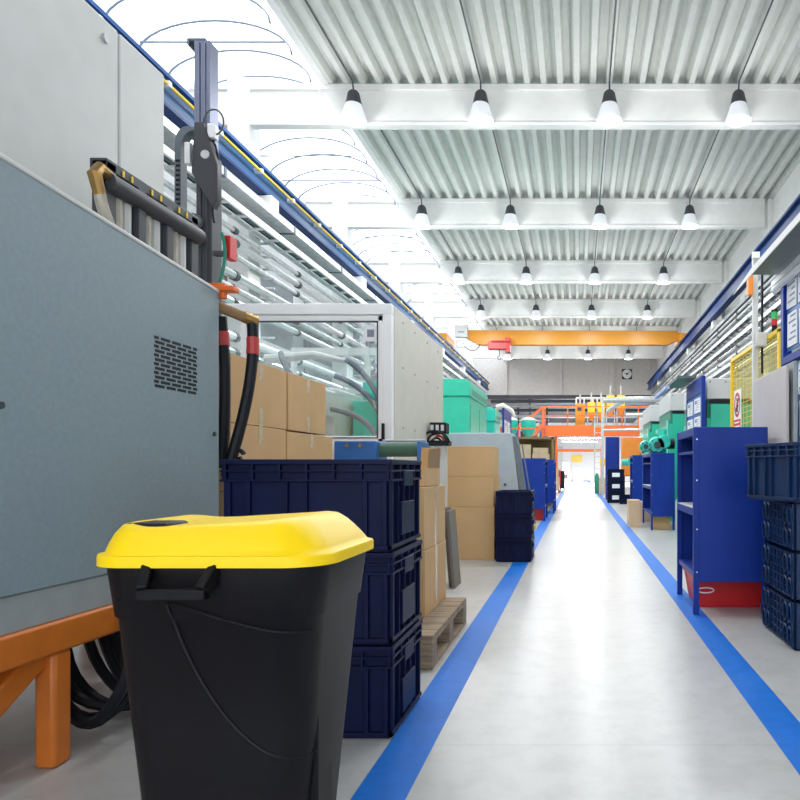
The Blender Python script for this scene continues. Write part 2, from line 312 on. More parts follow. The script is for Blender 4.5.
# ------------------------------------------------------------------ front moulding machine (left)
X = -2.08
mm = thing('moulding_machine', 'large blue grey moulding machine on an orange frame at the front left', 'machine', (-2.6, 2.6, 0))
zt = lambda d: EYE + 1.02 + (4.0 - d) * .0697
p = MB().prism([(.5, EYE - .47), (4.0, EYE - .47), (4.0, zt(4.0)), (.5, zt(.5))], X - .03, X, 'x').build('side_panel', 'bluegrey', mm, .006)
MB().bar((X - .02, .5, zt(.5)), (X - .02, 4.0, zt(4.0)), .05, .022).build('top_lip', 'cover', p, .006)
g = MB(); rows = 12
for r_ in range(rows):
    z = EYE + .395 + (.655 - .395) * (r_ + .5) / rows
    off = (0, .5)[r_ % 2]; yy = 3.385
    step = (3.767 - 3.385) / 4
    for k in range(-1, 5):
        a0 = 3.385 + (k + off) * step + .008; a1 = a0 + step - .018
        a0 = max(a0, 3.385); a1 = min(a1, 3.767)
        if a1 - a0 > .012: g.box(X - .004, a0, z - .0072, X + .0012, a1, z + .0072)
g.build('vent_grille', 'black', mm)  # no real openings: black slabs paint the dark inside the slots
for y, z in ((3.942, EYE + .194), (2.484, EYE + .226)): MB().tube([(X, y, z), (X + .008, y, z)], .013, 12).build('screw', 'dark', mm)
MB().box(X - .05, .5, EYE - .61, X - .008, 4.0, EYE - .47).build('skirt', 'skirt', mm, .004)
MB().box(-3.6, 1.2, .6, X - .05, 3.95, EYE + .9).build('body', 'bluegrey', mm)
MB().box(-3.6, .6, EYE - .74, X + .01, 4.0, EYE - .61).build('base_frame', 'orange', mm, .012)
for x, y in ((X - .11, 2.74), (X - .11, .75), (-3.55, 2.74), (-3.55, .75)): MB().box(x + .025, y, 0, x + .11, y + .1, .465).build('leg', 'orange', mm, .018)
MB().bar((X - .07, 2.84, .52), (X - .07, 2.05, .06), .07, .1).build('brace', 'orange', mm, .012)
MB().lathe([(.06, 0), (.06, .03), (.025, .04), (.025, .46)], (-2.56, 3.9, 0), 10).build('levelling_foot', 'dark', mm)
MB().box(-3.6, 3.96, .45, -2.6, 5.1, EYE + .75).build('machine_bed', 'bluegrey', mm, .01)
for x in (-3.5, -2.75): MB().box(x, 4.85, 0, x + .1, 4.95, .45).build('leg', 'orange', mm, .012)
u = MB().box(-3.6, .9, EYE + .95, -2.6, 3.905, EYE + 2.47).build('upper_cover', 'cover', mm, .012)
MB().box(-3.6, 3.915, EYE + .95, -2.6, 4.34, EYE + 2.47).build('upper_cover', 'cover', mm, .012)
MB().tube([(-2.6, 3.79, EYE + 2.36), (-2.585, 3.79, EYE + 2.36)], .025, 12).build('screw', 'steel', mm)
MB().box(-2.6, 3.2, EYE + 1.02, -2.3, 3.4, EYE + 1.18).build('ledge', 'cover', mm)
# flow-meter rack on top
fr = MB().box(-2.27, 3.22, EYE + .95, -2.2, 3.29, EYE + 1.44).box(-2.27, 3.93, EYE + .95, -2.2, 4.0, EYE + 1.44).box(-2.28, 3.22, EYE + 1.4, -2.2, 4.0, EYE + 1.45)
for k in (1, 2): fr.box(-2.27, 3.205 + k * .237, EYE + .95, -2.19, 3.265 + k * .237, EYE + 1.4)
fr = fr.build('flow_meter_rack', 'dark', mm, .004)
MB().tube([(-2.2, 3.22, EYE + 1.34), (-2.2, 4.0, EYE + 1.34)], .045, 12).build('collector_pipe', 'capdark', fr)
for k in range(6):
    yy = (3.335, 3.4, 3.56, 3.635, 3.8, 3.875)[k]
    MB().tube([(-2.235, yy, EYE + .95), (-2.235, yy, EYE + 1.33)], .03, 10).build('flow_tube', ('tan', 'cover')[k % 2], fr)
    MB().box(-2.199, yy - .006, EYE + 1.405, -2.194, yy + .006, EYE + 1.435).build('scale_mark', 'yelpaint', fr)
MB().tube([(-2.2, 3.3, EYE + 1.36), (-2.2, 3.17, EYE + 1.38), (-2.2, 3.14, EYE + 1.34), (-2.19, 3.16, EYE + 1.25)], [.022, .028, .03, .025], 10).build('elbow_fitting', 'brass', mm)
MB().tube(bez((-2.19, 3.16, EYE + 1.26), (-2.19, 3.18, EYE + 1.15), (-2.18, 3.26, EYE + 1.1), (-2.17, 3.32, EYE + .95)), .026, 8).build('hose', 'tan', mm)
# pipe stub, valve, two hanging hoses with red bands
ps = MB().tube([(-2.16, 4.03, EYE + .965), (-1.985, 4.2, EYE + .9)], .032, 12).build('pipe_stub', 'carddark', mm)
MB().tube([(-2.02, 4.165, EYE + .913), (-1.965, 4.22, EYE + .892)], .036, 12).build('collar', 'brass', ps)
MB().box(-2.16, 4.02, EYE + .99, -2.06, 4.06, EYE + 1.08).box(-2.14, 4.0, EYE + 1.03, -2.0, 4.08, EYE + 1.06).build('valve_handle', 'safety', mm, .006)
for p0, c1, c2, p3, r_ in (((-1.985, 4.2, EYE + .9), (-1.96, 4.22, EYE + .55), (-2.02, 4.1, EYE + .2), (-2.1, 4.12, EYE - .05), .032), ((-2.13, 4.12, EYE + .9), (-2.1, 4.12, EYE + .6), (-2.1, 4.12, EYE + .4), (-2.13, 4.12, EYE + .0), .03)):
    pp = bez(p0, c1, c2, p3, 20); hh = MB().tube(pp, r_, 10).build('hose', 'black', mm)
    MB().tube(pp[2:5], r_ + .004, 10).build('red_band', 'redpaint', hh)
for k in range(2): MB().tube([(-2.05 + .05 * math.cos(R(q)), 4.13, EYE + .0 + .08 * k + .03 * math.sin(R(q))) for q in range(0, 340, 20)], .014, 6).build('hose_coil', 'black', mm)
for k in range(9):
    rx = .2 + .03 * random.random(); rz_ = .33 + .05 * random.random(); cx = -2.2 + .05 * random.random(); cy = 3.05 + .06 * k
    MB().tube([(q[0], cy + .05 * math.sin(i * .4 + k), q[1]) for i, q in enumerate(arc(cx, .42, rx, rz_, 165, 385, 18))], .024, 7).build('hose', 'black', mm)

# take-out robot
rb = thing('linear_robot', 'tall black and silver robot column rising behind the front machine', 'robot', (-2.72, 4.93, EYE + .75))
MB().box(-2.71, 4.87, EYE + 2.2, -2.6, 4.99, EYE + 3.02).box(-2.685, 4.86, EYE + 2.2, -2.665, 5, EYE + 3.0).box(-2.64, 4.86, EYE + 2.2, -2.625, 5, EYE + 3.0).build('profile', 'profile', rb, .004)
MB().box(-2.76, 4.87, EYE + 3.02, -2.63, 4.99, EYE + 3.035).box(-2.76, 4.87, EYE + 2.99, -2.745, 4.99, EYE + 3.02).build('end_plate', 'hosegrey', rb)
MB().box(-2.69, 4.86, EYE + .75, -2.58, 5.0, EYE + 2.22).box(-2.665, 4.85, EYE + .75, -2.65, 5, EYE + 2.2).box(-2.62, 4.85, EYE + .75, -2.605, 5, EYE + 2.2).build('column', 'dark', rb, .004)
MB().prism([(-2.66, EYE + 2.4), (-2.6, EYE + 2.4), (-2.5, EYE + 2.1), (-2.5, EYE + 1.86), (-2.53, EYE + 1.8), (-2.68, EYE + 2.05)], 4.78, 4.84, 'y').build('bracket', 'capdark', rb, .006)
MB().tube([(-2.58, 4.78, EYE + 2.17), (-2.58, 4.77, EYE + 2.17)], .03, 12).build('roundel', 'cover', rb)
path = [(-2.84, EYE + 1.45), (-2.84, EYE + 2.2)] + arc(-2.75, EYE + 2.28, .09, .13, 170, 70, 8) + [(-2.69, EYE + 2.4)]
ch = MB()
outer = [(p[0] - .014, p[1] + .01) for p in path]; inner = [(p[0] + .03, p[1] - .02) for p in path]
ch.prism(outer + inner[::-1], 4.88, 4.96, 'y'); ch = ch.build('cable_chain', 'hosegrey', rb, smooth=False)
rep(MB().box(-2.842, 4.874, EYE + 1.45, -2.815, 4.88, EYE + 1.466), 'chain_link', 'black', ch, [(0, 0, .034 * k) for k in range(22)])
for z in (1.6, 1.72): MB().tube([(-2.68, 4.83, EYE + z), (-2.68, 4.8, EYE + z)], .055, 16).tube([(-2.68, 4.8, EYE + z), (-2.68, 4.78, EYE + z)], .025, 10).build('pulley', 'hosegrey', rb)
MB().box(-2.58, 4.8, EYE + 2.3, -2.53, 4.86, EYE + 2.4).build('connector', 'white', rb, .004); MB().box(-2.74, 4.8, EYE + 2.12, -2.7, 4.86, EYE + 2.27).build('connector', 'white', rb, .004)
MB().tube([(-2.55 + .07 * math.cos(R(q)), 4.83, EYE + 2.42 + .09 * math.sin(R(q))) for q in range(-120, 200, 20)], .006, 5).build('wire', 'dark', rb)
MB().tube(bez((-2.56, 4.84, EYE + 2.3), (-2.46, 4.84, EYE + 2.1), (-2.6, 4.84, EYE + 1.9), (-2.55, 4.84, EYE + 1.72)), .008, 5).build('wire', 'black', rb)
MB().tube(bez((-2.5, 4.84, EYE + 1.65), (-2.44, 4.84, EYE + 1.5), (-2.5, 4.84, EYE + 1.3), (-2.56, 4.84, EYE + 1.2)), .012, 5).build('wire', 'tealdk', rb)
MB().box(-2.5, 4.86, EYE + 1.48, -2.45, 4.96, EYE + 1.64).build('valve_box', 'red', rb, .004)
MB().box(-2.57, 4.86, EYE + 1.5, -2.5, 4.9, EYE + 1.53).build('valve_arm', 'dark', rb)

# ------------------------------------------------------------------ waste bin in front
bin_ = thing('waste_bin', 'black plastic waste bin with a yellow lid standing in the foreground', 'bin', (-.836, 1.73, 0))
def rrect(hw, hd, r, n=7):
    o = []
    for sx, sy, a0 in ((1, -1, -90), (1, 1, 0), (-1, 1, 90), (-1, -1, 180)):
        for k in range(n + 1):
            q = R(a0 + 90 * k / n); o.append((sx * (hw - r) + r * math.cos(q), sy * (hd - r) + r * math.sin(q)))
    return o
CX, CY = -.828, 1.735
def loft(mb, secs, r0=.08, cap_top=True, cap_bot=True, n=7):
    rings = [[(CX + p[0], CY + p[1], z) for p in rrect(hw, hd, r, n)] for hw, hd, r, z in secs]; m = len(rings[0])
    vv = [v for rg in rings for v in rg]
    ff = [(i * m + k, i * m + (k + 1) % m, (i + 1) * m + (k + 1) % m, (i + 1) * m + k) for i in range(len(secs) - 1) for k in range(m)]
    if cap_bot: ff.append(tuple(range(m))[::-1])
    if cap_top: ff.append(tuple(range((len(secs) - 1) * m, len(secs) * m)))
    return mb.add(vv, ff)
hwz = lambda z: .156 + .089 * z / .98
hdz = lambda z: .145 + .065 * z / .98
body = loft(MB(), [(hwz(z) - .004 * (z == 0), hdz(z) - .004 * (z == 0), .07 + .02 * z, z) for z in (0, .015, .3, .6, .86)] + [(hwz(.86) + .006, hdz(.86) + .006, .09, .865), (hwz(.98) + .008, hdz(.98) + .008, .09, .985)])
body.build('body', 'blackp', bin_, angle=50)
front = lambda z, e=0: CY - hdz(z) - e
def emboss(pts2, r=.005):
    o = []
    for px, pz in pts2:
        ee = .006 if pz > .862 else 0; hw, hd, rr = hwz(pz) + ee, hdz(pz) + ee, .09; dx = px - CX; lim = hw - rr; y = -hd
        if dx > lim: y = -(hd - rr) - math.sqrt(max(0, rr * rr - min(rr, dx - lim) ** 2))
        o.append((px, CY + y, pz))
    return MB().tube(o, r, 6)
emboss([(p[0], p[2]) for p in map(tuple, bez((-.909, 0, .9), (-.87, 0, .74), (-.76, 0, .54), (-.62, 0, .532), 24))]).build('moulded_rib', 'blackp', bin_)
emboss([(p[0], p[2]) for p in map(tuple, bez((-.909, 0, .905), (-.8, 0, .87), (-.72, 0, .83), (-.61, 0, .83), 24))], .004).build('moulded_rib', 'blackp', bin_)
hx = CX + .07
hh = MB().bar((hx - .191, front(.98, -.0), .985), (hx - .178, front(.94, .045), .935), .022, .03).bar((hx - .038, front(.98, 0), .985), (hx - .051, front(.94, .045), .935), .022, .03).box(hx - .188, front(.94, .055), .915, hx - .041, front(.94, .028), .94)
hh.build('handle', 'blackp', bin_, .004)
MB().box(hx + .117, CY - .1, .25, hx + .142, CY - .06, .86).box(hx + .112, CY - .06, .25, hx + .127, CY + .04, .86).build('side_rib', 'blackp', bin_, .004)
# lid: rounded rectangle heightfield, wavy crown
lid = MB(); S = 12; ring0 = rrect(.272, .228, .1, 9); m = len(ring0)
def crown(u, v):
    a = .088 + .012 * math.exp(-((u - .62) / .35) ** 2) + .006 * math.exp(-((u + .85) / .25) ** 2) - .01 * math.exp(-((u + .1) / .35) ** 2) - .008 * math.exp(-((u + .6) / .18) ** 2)
    return a
vv = []; zb = .985
for dz, sc in ((-.004, .985), (-.004, 1.0), (.016, 1.0), (.021, .992), (.022, .955)): vv += [(CX + p[0] * sc, CY + p[1] * sc, zb + dz) for p in ring0]
for k in range(1, S + 1):
    s_ = .945 * (1 - (k / S) ** 1.6) if k < S else .0
    s_ = max(s_, .02)
    for p in ring0:
        u = p[0] / .275 * s_; v = p[1] / .228 * s_
        e = min(1, max(0, .95 - s_) / (.16 + .24 * max(0, u))); rise = math.sin(e * math.pi / 2) ** .8
        vv.append((CX + p[0] * s_, CY + p[1] * s_, zb + .022 + (crown(u, v) - .022) * rise))
nr = len(vv) // m
lid.add(vv, [(i * m + k, i * m + (k + 1) % m, (i + 1) * m + (k + 1) % m, (i + 1) * m + k) for i in range(nr - 1) for k in range(m)] + [tuple(range(m))[::-1], tuple(range((nr - 1) * m, nr * m))])
lo = lid.build('lid', 'yellow', bin_, angle=60)
fl = MB(); fl.box(CX - .215, CY - .15, zb + .05, CX - .12, CY - .05, zb + .088); fl.build('flap', 'blackp', lo, .008)

# ------------------------------------------------------------------ crates
def make_crate(name, label, L_, W_, H_, m, group, cat='crate'):
    """open euro crate, L along x, W along y, standing at z=0, near-left corner centred"""
    t = thing(name, label, cat, group=group, local=True); a, b = L_ / 2, W_ / 2; i = .022
    q = MB()
    q.box(-a + i, -b + i, .0, a - i, b - i, .02)
    for s in (-1, 1):
        q.box(-a + i, s * (b - i), .012, a - i, s * (b - i - .008), H_ - .01); q.box(s * (a - i), -b + i, .012, s * (a - i - .008), b - i, H_ - .01)
    for s in (-1, 1):                                  # vertical ribs
        for k in (0, 1, 3, 4, 7, 8):
            x = -a + .035 + (L_ - .07) * k / 8; w_ = .02 if k in (0, 1, 7, 8) else .008
            q.box(x - w_ / 2, s * b * .985, .03, x + w_ / 2, s * (b - i), H_ * .76)
        for k in range(6):
            y = -b + .035 + (W_ - .07) * k / 5; w_ = .02 if k in (0, 5) else .008
            q.box(s * a * .985, y - w_ / 2, .03, s * (a - i), y + w_ / 2, H_ * .76)
        q.box(-a + .004, s * (b - .004), .012, a - .004, s * (b - i), .03); q.box(s * (a - .004), -b + .004, .012, s * (a - i), b - .004, .03)
    q.build('body', m, t, .002, smooth=False)
    r = MB()
    for z0_, z1_ in ((H_ - .022, H_), (H_ * .865, H_ * .885), (H_ * .76, H_ * .785)):
        for s in (-1, 1): r.box(-a, s * b, z0_, a, s * (b - i), z1_); r.box(s * a, -b + i, z0_, s * (a - i), b - i, z1_)
    for s in (-1, 1):
        for k in range(7):
            x = -a + .02 + (L_ - .04) * k / 6; r.box(x - .006, s * (b - .001), H_ * .77, x + .006, s * (b - i), H_ - .01)
        for k in range(5):
            y = -b + .02 + (W_ - .04) * k / 4; r.box(s * (a - .001), y - .006, H_ * .77, s * (a - i), y + .006, H_ - .01)
    r.build('rim', m, t, .002, smooth=False)
    for s in (-1, 1): MB().box(s * (a + .004), -.09, H_ * .7, s * (a - i), .09, H_ * .88).build('grip', m, t, .004)
    for s in (-1, 1): MB().box(s * (a + .001), -.12, .06, s * (a - i), .12, H_ * .52).build('label_panel', m, t, .003)
    return t
CH = .4115
c0 = make_crate('plastic_crate', 'large navy crate on the floor, bottom of the stack behind the bin', .76, .58, CH, 'navy', 'navy crates stacked behind the bin')
c0.location = (-1.195, 3.33, 0)
dup(c0, (-1.197, 3.335, CH + .002), 'large navy crate, middle of the stack behind the bin')
dup(c0, (-1.2, 3.33, 2 * CH + .004), 'large navy crate, topmost of the stack behind the bin')
c1 = make_crate('plastic_crate', 'small navy crate, bottom of the stack beside the tall cartons', .46, .6, .3, 'navy', 'small crates beside the left floor line')
c1.location = (-.82, 9.08, 0)
dup(c1, (-.82, 9.08, .302), 'small navy crate, middle of the stack beside the tall cartons')
dup(c1, (-.82, 9.08, .604), 'small navy crate, topmost of the stack beside the tall cartons')
# right-hand crates: three on their sides with ribbed bottoms towards the aisle, one open crate on top
def side_crate(label):
    t = thing('plastic_crate', label, 'crate', group='crates lying on their sides by the blue shelf', local=True)
    L_, H_, W_ = .73, .322, .5                        # along y, z, x
    q = MB(); q.box(.02, -L_ / 2, 0, .03, L_ / 2, H_)
    for z in (0, H_ - .012): q.box(.02, -L_ / 2, z, W_, L_ / 2, z + .012)
    for y in (-L_ / 2, L_ / 2 - .012): q.box(.02, y, 0, W_, y + .012, H_)
    for x in (.0 + W_ - .02, W_ - .09): q.box(x, -L_ / 2 - .015, 0, x + .015, L_ / 2 + .015, .02); q.box(x, -L_ / 2 - .015, 0, x + .015, -L_ / 2, H_); q.box(x, -L_ / 2 - .015, H_ - .01, x + .015, L_ / 2, H_)
    q.build('body', 'crateblue', t, .002, smooth=False)
    g_ = MB()
    for k in range(9): y = -L_ / 2 + .03 + (L_ - .06) * k / 8; g_.box(.006, y - .006, .01, .022, y + .006, H_ - .01)
    for k in range(6): z = .02 + (H_ - .04) * k / 5; g_.box(.006, -L_ / 2 + .02, z - .005, .022, L_ / 2 - .02, z + .005)
    g_.build('bottom_grid', 'crateblue', t, smooth=False)
    for yy in (-.31, -.21, .21, .31):
        for zz in (.085, .235):
            pts_ = [(.0, yy + .038 * math.cos(R(q_)), zz + .06 * math.sin(R(q_))) for q_ in range(0, 361, 30)]
            MB().tube(pts_, .008, 5).build('foot_loop', 'crateblue', t)
    return t
sc_ = side_crate('blue crate on its side, lowest beside the red bin'); sc_.location = (1.405, 4.89, 0)
dup(sc_, (1.405, 4.89, .325), 'blue crate on its side, middle of the stack right of the shelf')
dup(sc_, (1.405, 4.89, .65), 'blue crate on its side, directly under the open blue crate')
rc = make_crate('plastic_crate', 'open blue ribbed crate on top of the side lying crates', .6, .4, .39, 'crateblue', None)
ang = math.atan2(-.57, .194)                          # long wall turned towards the aisle
far_c = Vector((1.203, 4.97)); near_c = Vector((1.397, 4.40)); mid = (far_c + near_c) / 2; nrm = Vector((.57, .194)).normalized()
ctr = mid + nrm * .2; rc.location = (ctr.x, ctr.y, .978); rc.rotation_euler.z = ang
o = rc.children
# dark crates with white labels farther on
def label_crate(loc, lab, L_=.58, H_=.385):
    t = dup(dk, loc, lab) if dk else None
    return t
dk = make_crate('plastic_crate', 'dark crate with white label, bottom of the stack before the blue cabinet', .58, .5, .385, 'navy', 'labelled crates beside the right floor line')
MB().box(-.13, -.262, .12, .13, -.25, .26).build('label', 'paper', dk)
dk.location = (1.3, 23.9, 0)
dup(dk, (1.3, 23.9, .387), 'dark crate with white label, middle of the stack before the blue cabinet')
dup(dk, (1.3, 23.9, .774), 'dark crate with white label, topmost of the stack before the blue cabinet')
dup(c1, (1.62, 23.2, 0), 'low dark crate on the floor right of the labelled crates', group='labelled crates beside the right floor line')
dup(c1, (2.1, 23.2, 0), 'low dark crate behind the far blue shelf leg', group='labelled crates beside the right floor line')

# ------------------------------------------------------------------ cartons
def carton(label, x0, y0, z0, x1, y1, z1, m='card', group=None, tape=None, flaps=False, cat='carton'):
    t = thing('cardboard_box', label, cat, ((x0 + x1) / 2, (y0 + y1) / 2, z0), group=group)
    b = MB()
    if not flaps: b.box(x0, y0, z0, x1, y1, z1)
    else:
        w = .006; b.box(x0, y0, z0, x1, y1, z0 + w).box(x0, y0, z0, x0 + w, y1, z1).box(x1 - w, y0, z0, x1, y1, z1).box(x0, y0, z0, x1, y0 + w, z1).box(x0, y1 - w, z0, x1, y1, z1)
    b.build('body', m, t, .005)
    if tape in ('x', 'both'):                          # tape on the aisle side (x1 face), over the top edge
        yc = (y0 + y1) / 2; h = z1 - z0
        MB().box(x1, yc - .03, z1 - .28 * h, x1 + .0015, yc + .03, z1 + .001).box(x0, yc - .03, z1, x1 + .0015, yc + .03, z1 + .0015).build('tape', 'tape', t)
        MB().box(x1, yc - .03, z0, x1 + .0015, yc + .03, z0 + .28 * h).build('tape', 'tape', t)
    if tape == 'full':
        yc = (y0 + y1) / 2; MB().box(x1, yc - .03, z0, x1 + .0015, yc + .03, z1).build('tape', 'tape', t)
    if tape == 'y':
        xc = (x0 + x1) / 2; MB().box(xc - .03, y0 - .0015, z0, xc + .03, y0, z1).build('tape', 'tape', t)
    return t
def pallet(label, x0, y0, x1, y1, h, group='wooden pallets'):
    t = thing('wooden_pallet', label, 'pallet', ((x0 + x1) / 2, (y0 + y1) / 2, 0), group=group)
    n = 7; st = (y1 - y0) / n
    for k in range(n): MB().box(x0, y0 + st * k + .008, h - .025, x1, y0 + st * (k + 1) - .008, h).build('deck_board', 'wood', t, .004)
    for x in (x0, (x0 + x1) / 2 - .05, x1 - .1):
        MB().box(x, y0, h - .05, x + .1, y1, h - .026).build('stringer_board', 'wood', t, .003)
        for y in (y0, (y0 + y1) / 2 - .07, y1 - .14): MB().box(x, y, .025, x + .1, y + .14, h - .051).build('block', 'wood', t, .004)
        MB().box(x, y0, 0, x + .1, y1, .024).build('bottom_board', 'wood', t, .003)
    return t
G4 = 'taped cartons beside the front machine'
pallet('wooden pallet under the taped cartons behind the navy crates', -2.58, 4.36, -2.2, 6.2, .17)
carton('big brown carton on the hidden pallet under the four taped cartons', -2.57, 4.37, .172, -2.2, 6.18, 1.05)
carton('brown taped carton, lower left of the four beside the front machine', -2.57, 4.37, 1.052, -2.2, 5.2, 1.487, group=G4, tape='x')
carton('brown taped carton, lower right of the four, next to the blue conveyor end', -2.57, 5.22, 1.052, -2.2, 6.18, 1.477, group=G4, tape='x')
carton('brown taped carton, upper left of the four beside the front machine', -2.57, 4.37, 1.489, -2.2, 5.21, 1.93, group=G4, tape='x')
carton('brown taped carton, upper right of the four, before the machine window', -2.57, 5.24, 1.489, -2.2, 6.02, 1.93, group=G4, tape='x')
pallet('worn wooden pallet on the floor beside the left blue line', -1.66, 4.1, -.865, 5.35, .2)
G5 = 'cartons on the worn pallet'
carton('brown carton on the worn pallet, below another with white tape', -1.6, 4.6, .201, -1.02, 5.33, .645, group=G5, tape='full')
carton('brown carton, upper of two on the worn pallet, under the open box', -1.6, 4.6, .647, -1.025, 5.33, 1.07, group=G5, tape='full')
ob = carton('open brown carton with a raised flap on top of the pallet stack', -1.55, 4.7, 1.072, -1.04, 5.2, 1.2, group=G5, flaps=True)
MB().prism([(-1.19, 1.2), (-1.045, 1.2), (-1.03, 1.345), (-1.175, 1.355)], 5.19, 5.196, 'y').build('flap', 'card', ob)
MB().prism([(4.8, 1.2), (5.19, 1.2), (5.19, 1.35), (4.84, 1.33)], -1.046, -1.04, 'x').build('flap', 'carddark', ob)
G6 = 'tall carton stack by the small crates'
carton('large plain brown carton, bottom of the tall stack left of the small crates', -1.72, 9.0, 0, -1.09, 9.7, .69, group=G6)
carton('large plain brown carton, middle of the tall stack left of the small crates', -1.73, 9.0, .692, -1.1, 9.72, 1.09, group=G6)
carton('large plain brown carton, topmost of the tall stack left of the small crates', -1.73, 9.0, 1.092, -1.11, 9.66, 1.485, group=G6)
for i, (xa, l) in enumerate(((-1.3, 'grey brown board leaning behind the pallet cartons, nearer the cartons'), (-1.25, 'grey brown board leaning behind the pallet cartons, nearer the aisle'))):
    o = MB().prism([(xa, 0), (xa + .03, 0), (xa - .03, .8 - .03 * i), (xa - .06, .8 - .03 * i)], 6.95 - .1 * i, 7.2, 'y').build('leaning_board', mat('grey_board', (.19, .17, .15), .8) if i == 0 else bpy.data.materials['grey_board']); tag(o, l, 'board', 'boards leaning behind the pallet')

# ------------------------------------------------------------------ conveyor end behind the crates
cv = thing('roller_conveyor', 'blue belt conveyor end with green roller behind the navy crates', 'conveyor', (-1.5, 5.2, 0))
MB().box(-1.84, 5.2, 1.25, -1.52, 5.5, 1.405).build('drive_box', 'midblue', cv, .01)
for x in (-1.74, -1.64): MB().tube([(x, 5.2, 1.37), (x, 5.19, 1.37)], .014, 10).build('bolt', 'brass', cv)
MB().tube([(-1.52, 5.32, 1.34), (-1.22, 5.32, 1.34)], .055, 14).build('roller', 'green', cv)
MB().box(-1.22, 5.22, 1.25, -1.19, 5.5, 1.4).build('end_plate', 'midblue', cv, .004)
MB().tube([(-1.52, 5.45, 1.415), (-1.2, 5.45, 1.415)], .012, 8).build('guide_rod', 'steel', cv)
for x in (-1.82, -1.24): MB().box(x, 5.42, 0, x + .05, 5.47, 1.25).build('leg', 'midblue', cv)

# ------------------------------------------------------------------ white machine cell with windows
X1, X0, Y0, Y1, ZT = -1.75, -3.7, 6.5, 8.95, 2.75
ce = thing('machine_cell', 'white framed machine cell with large window and cream side panel', 'machine', (-2.7, 7.7, 0))
MB().box(X0, Y0 + .03, 0, X1, Y1, 1.2).build('base_cabinet', 'cream', ce, .008)
MB().box(X1, 6.6, 0, -1.4, 7.1, .75).build('plinth', 'cream', ce, .008)
MB().box(X1 - .03, Y0 + .08, 1.2, X1, Y1, ZT).build('side_panel', 'cream', ce, .004)
f = MB().box(X0, Y0, ZT - .1, X1 - .005, Y0 + .08, ZT).box(X0, Y0, 1.2, X1 - .005, Y0 + .08, 1.42)
for x in (X0, -3.18, -1.84): f.box(x, Y0, 1.42, x + .085, Y0 + .08, ZT - .1)
f.build('front_frame', 'white', ce, .006)
w_ = MB(); a0, a1, b0, b1 = -3.09, -1.845, 1.43, 2.64
w_.box(a0, Y0 + .02, b0, a1, Y0 + .06, b0 + .05).box(a0, Y0 + .02, b1 - .05, a1, Y0 + .06, b1).box(a0, Y0 + .02, b0, a0 + .05, Y0 + .06, b1).box(a1 - .045, Y0 + .02, b0, a1, Y0 + .06, b1)
sa = w_.build('window_sash', 'white', ce, .004)
MB().box(a0 + .045, Y0 + .035, b0 + .045, a1 - .04, Y0 + .042, b1 - .045).build('pane', 'glass', sa)
gk = MB(); gk.box(a0 + .05, Y0 + .015, b0 + .05, a0 + .06, Y0 + .05, b1 - .05).box(a1 - .055, Y0 + .015, b0 + .05, a1 - .045, Y0 + .05, b1 - .05).box(a0 + .05, Y0 + .015, b1 - .06, a1 - .045, Y0 + .05, b1 - .05).box(a0 + .05, Y0 + .015, b0 + .05, a1 - .045, Y0 + .05, b0 + .06)
gk.build('gasket', 'dark', sa)
MB().box(-3.6, Y0 + .035, 1.43, -3.2, Y0 + .042, 2.64).build('pane', 'glass', ce)
MB().box(a1 + .0, Y0 - .03, 1.47, a1 + .025, Y0 + .0, 1.62).box(a1 + .0, Y0 - .03, 1.47, a1 + .012, Y0 + .02, 1.5).build('window_handle', 'black', ce, .004)
st = MB().box(-2.03, Y0 + .03, 2.4, -1.9, Y0 + .034, 2.55).build('warning_sticker', 'paper', ce)
MB().box(-1.995, Y0 + .027, 2.44, -1.93, Y0 + .03, 2.51).build('sticker_mark', 'ink', st)
b = MB().box(X0, Y1 - .06, ZT - .1, X1 - .03, Y1, ZT).box(X0, Y1 - .06, 2.15, X1 - .03, Y1, 2.22)
for x in (X0, -2.75): b.box(x, Y1 - .06, 1.2, x + .06, Y1, ZT - .1)
b.build('rear_frame', 'cover', ce)
MB().box(X0 + .06, Y1 - .03, 2.22, X1 - .03, Y1 - .025, ZT - .1).build('rear_pane', 'glass', ce)
MB().box(-2.68, 8.2, 1.2, -1.82, 8.8, 2.0).box(-2.5, 8.0, 2.0, -1.85, 8.8, 2.2).build('turquoise_unit', 'teal2', ce, .01)
MB().box(-3.2, 7.7, 1.2, -2.72, 8.7, 2.1).box(-2.95, 7.4, 1.75, -2.7, 7.7, 2.05).build('clamp_block', 'cover', ce, .02)
MB().tube([(-3.3, 7.3, 2.35), (-2.75, 7.2, 2.38), (-2.35, 7.15, 2.3)], [.05, .045, .02], 10).tube([(-2.82, 7.37, 1.92), (-2.82, 7.41, 1.92)], .09, 14).tube([(-3.3, 7.2, 2.05), (-2.7, 7.2, 2.08)], .04, 10).build('robot_arm', 'cover', ce)
for p_ in (((-2.4, 7.15, 2.32), (-2.1, 7.1, 2.15), (-1.9, 6.9, 1.75), (-1.86, 6.8, 1.45)), ((-2.5, 7.1, 2.15), (-2.2, 7.1, 2.05), (-1.95, 6.9, 1.8), (-1.88, 6.8, 1.5)), ((-2.5, 7.0, 1.8), (-2.2, 6.95, 1.75), (-2.02, 6.9, 1.6), (-1.98, 6.8, 1.45)), ((-3.1, 7.2, 2.4), (-3.05, 7.1, 2.3), (-2.95, 7.1, 2.1), (-2.8, 7.1, 2.0))):
    MB().tube(bez(*p_), .03, 8).build('hose', 'hosegrey', ce)
MB().tube([(-2.5, 6.75, 1.5), (-1.95, 6.75, 1.5)], .014, 8).build('grab_rail', 'white', ce)
for y in (6.9, 7.4, 8, 8.6):
    for z in (1.6, 2.2, 2.65): MB().tube([(X1, y, z), (X1 + .004, y, z)], .01, 8).build('screw', 'hosegrey', ce)

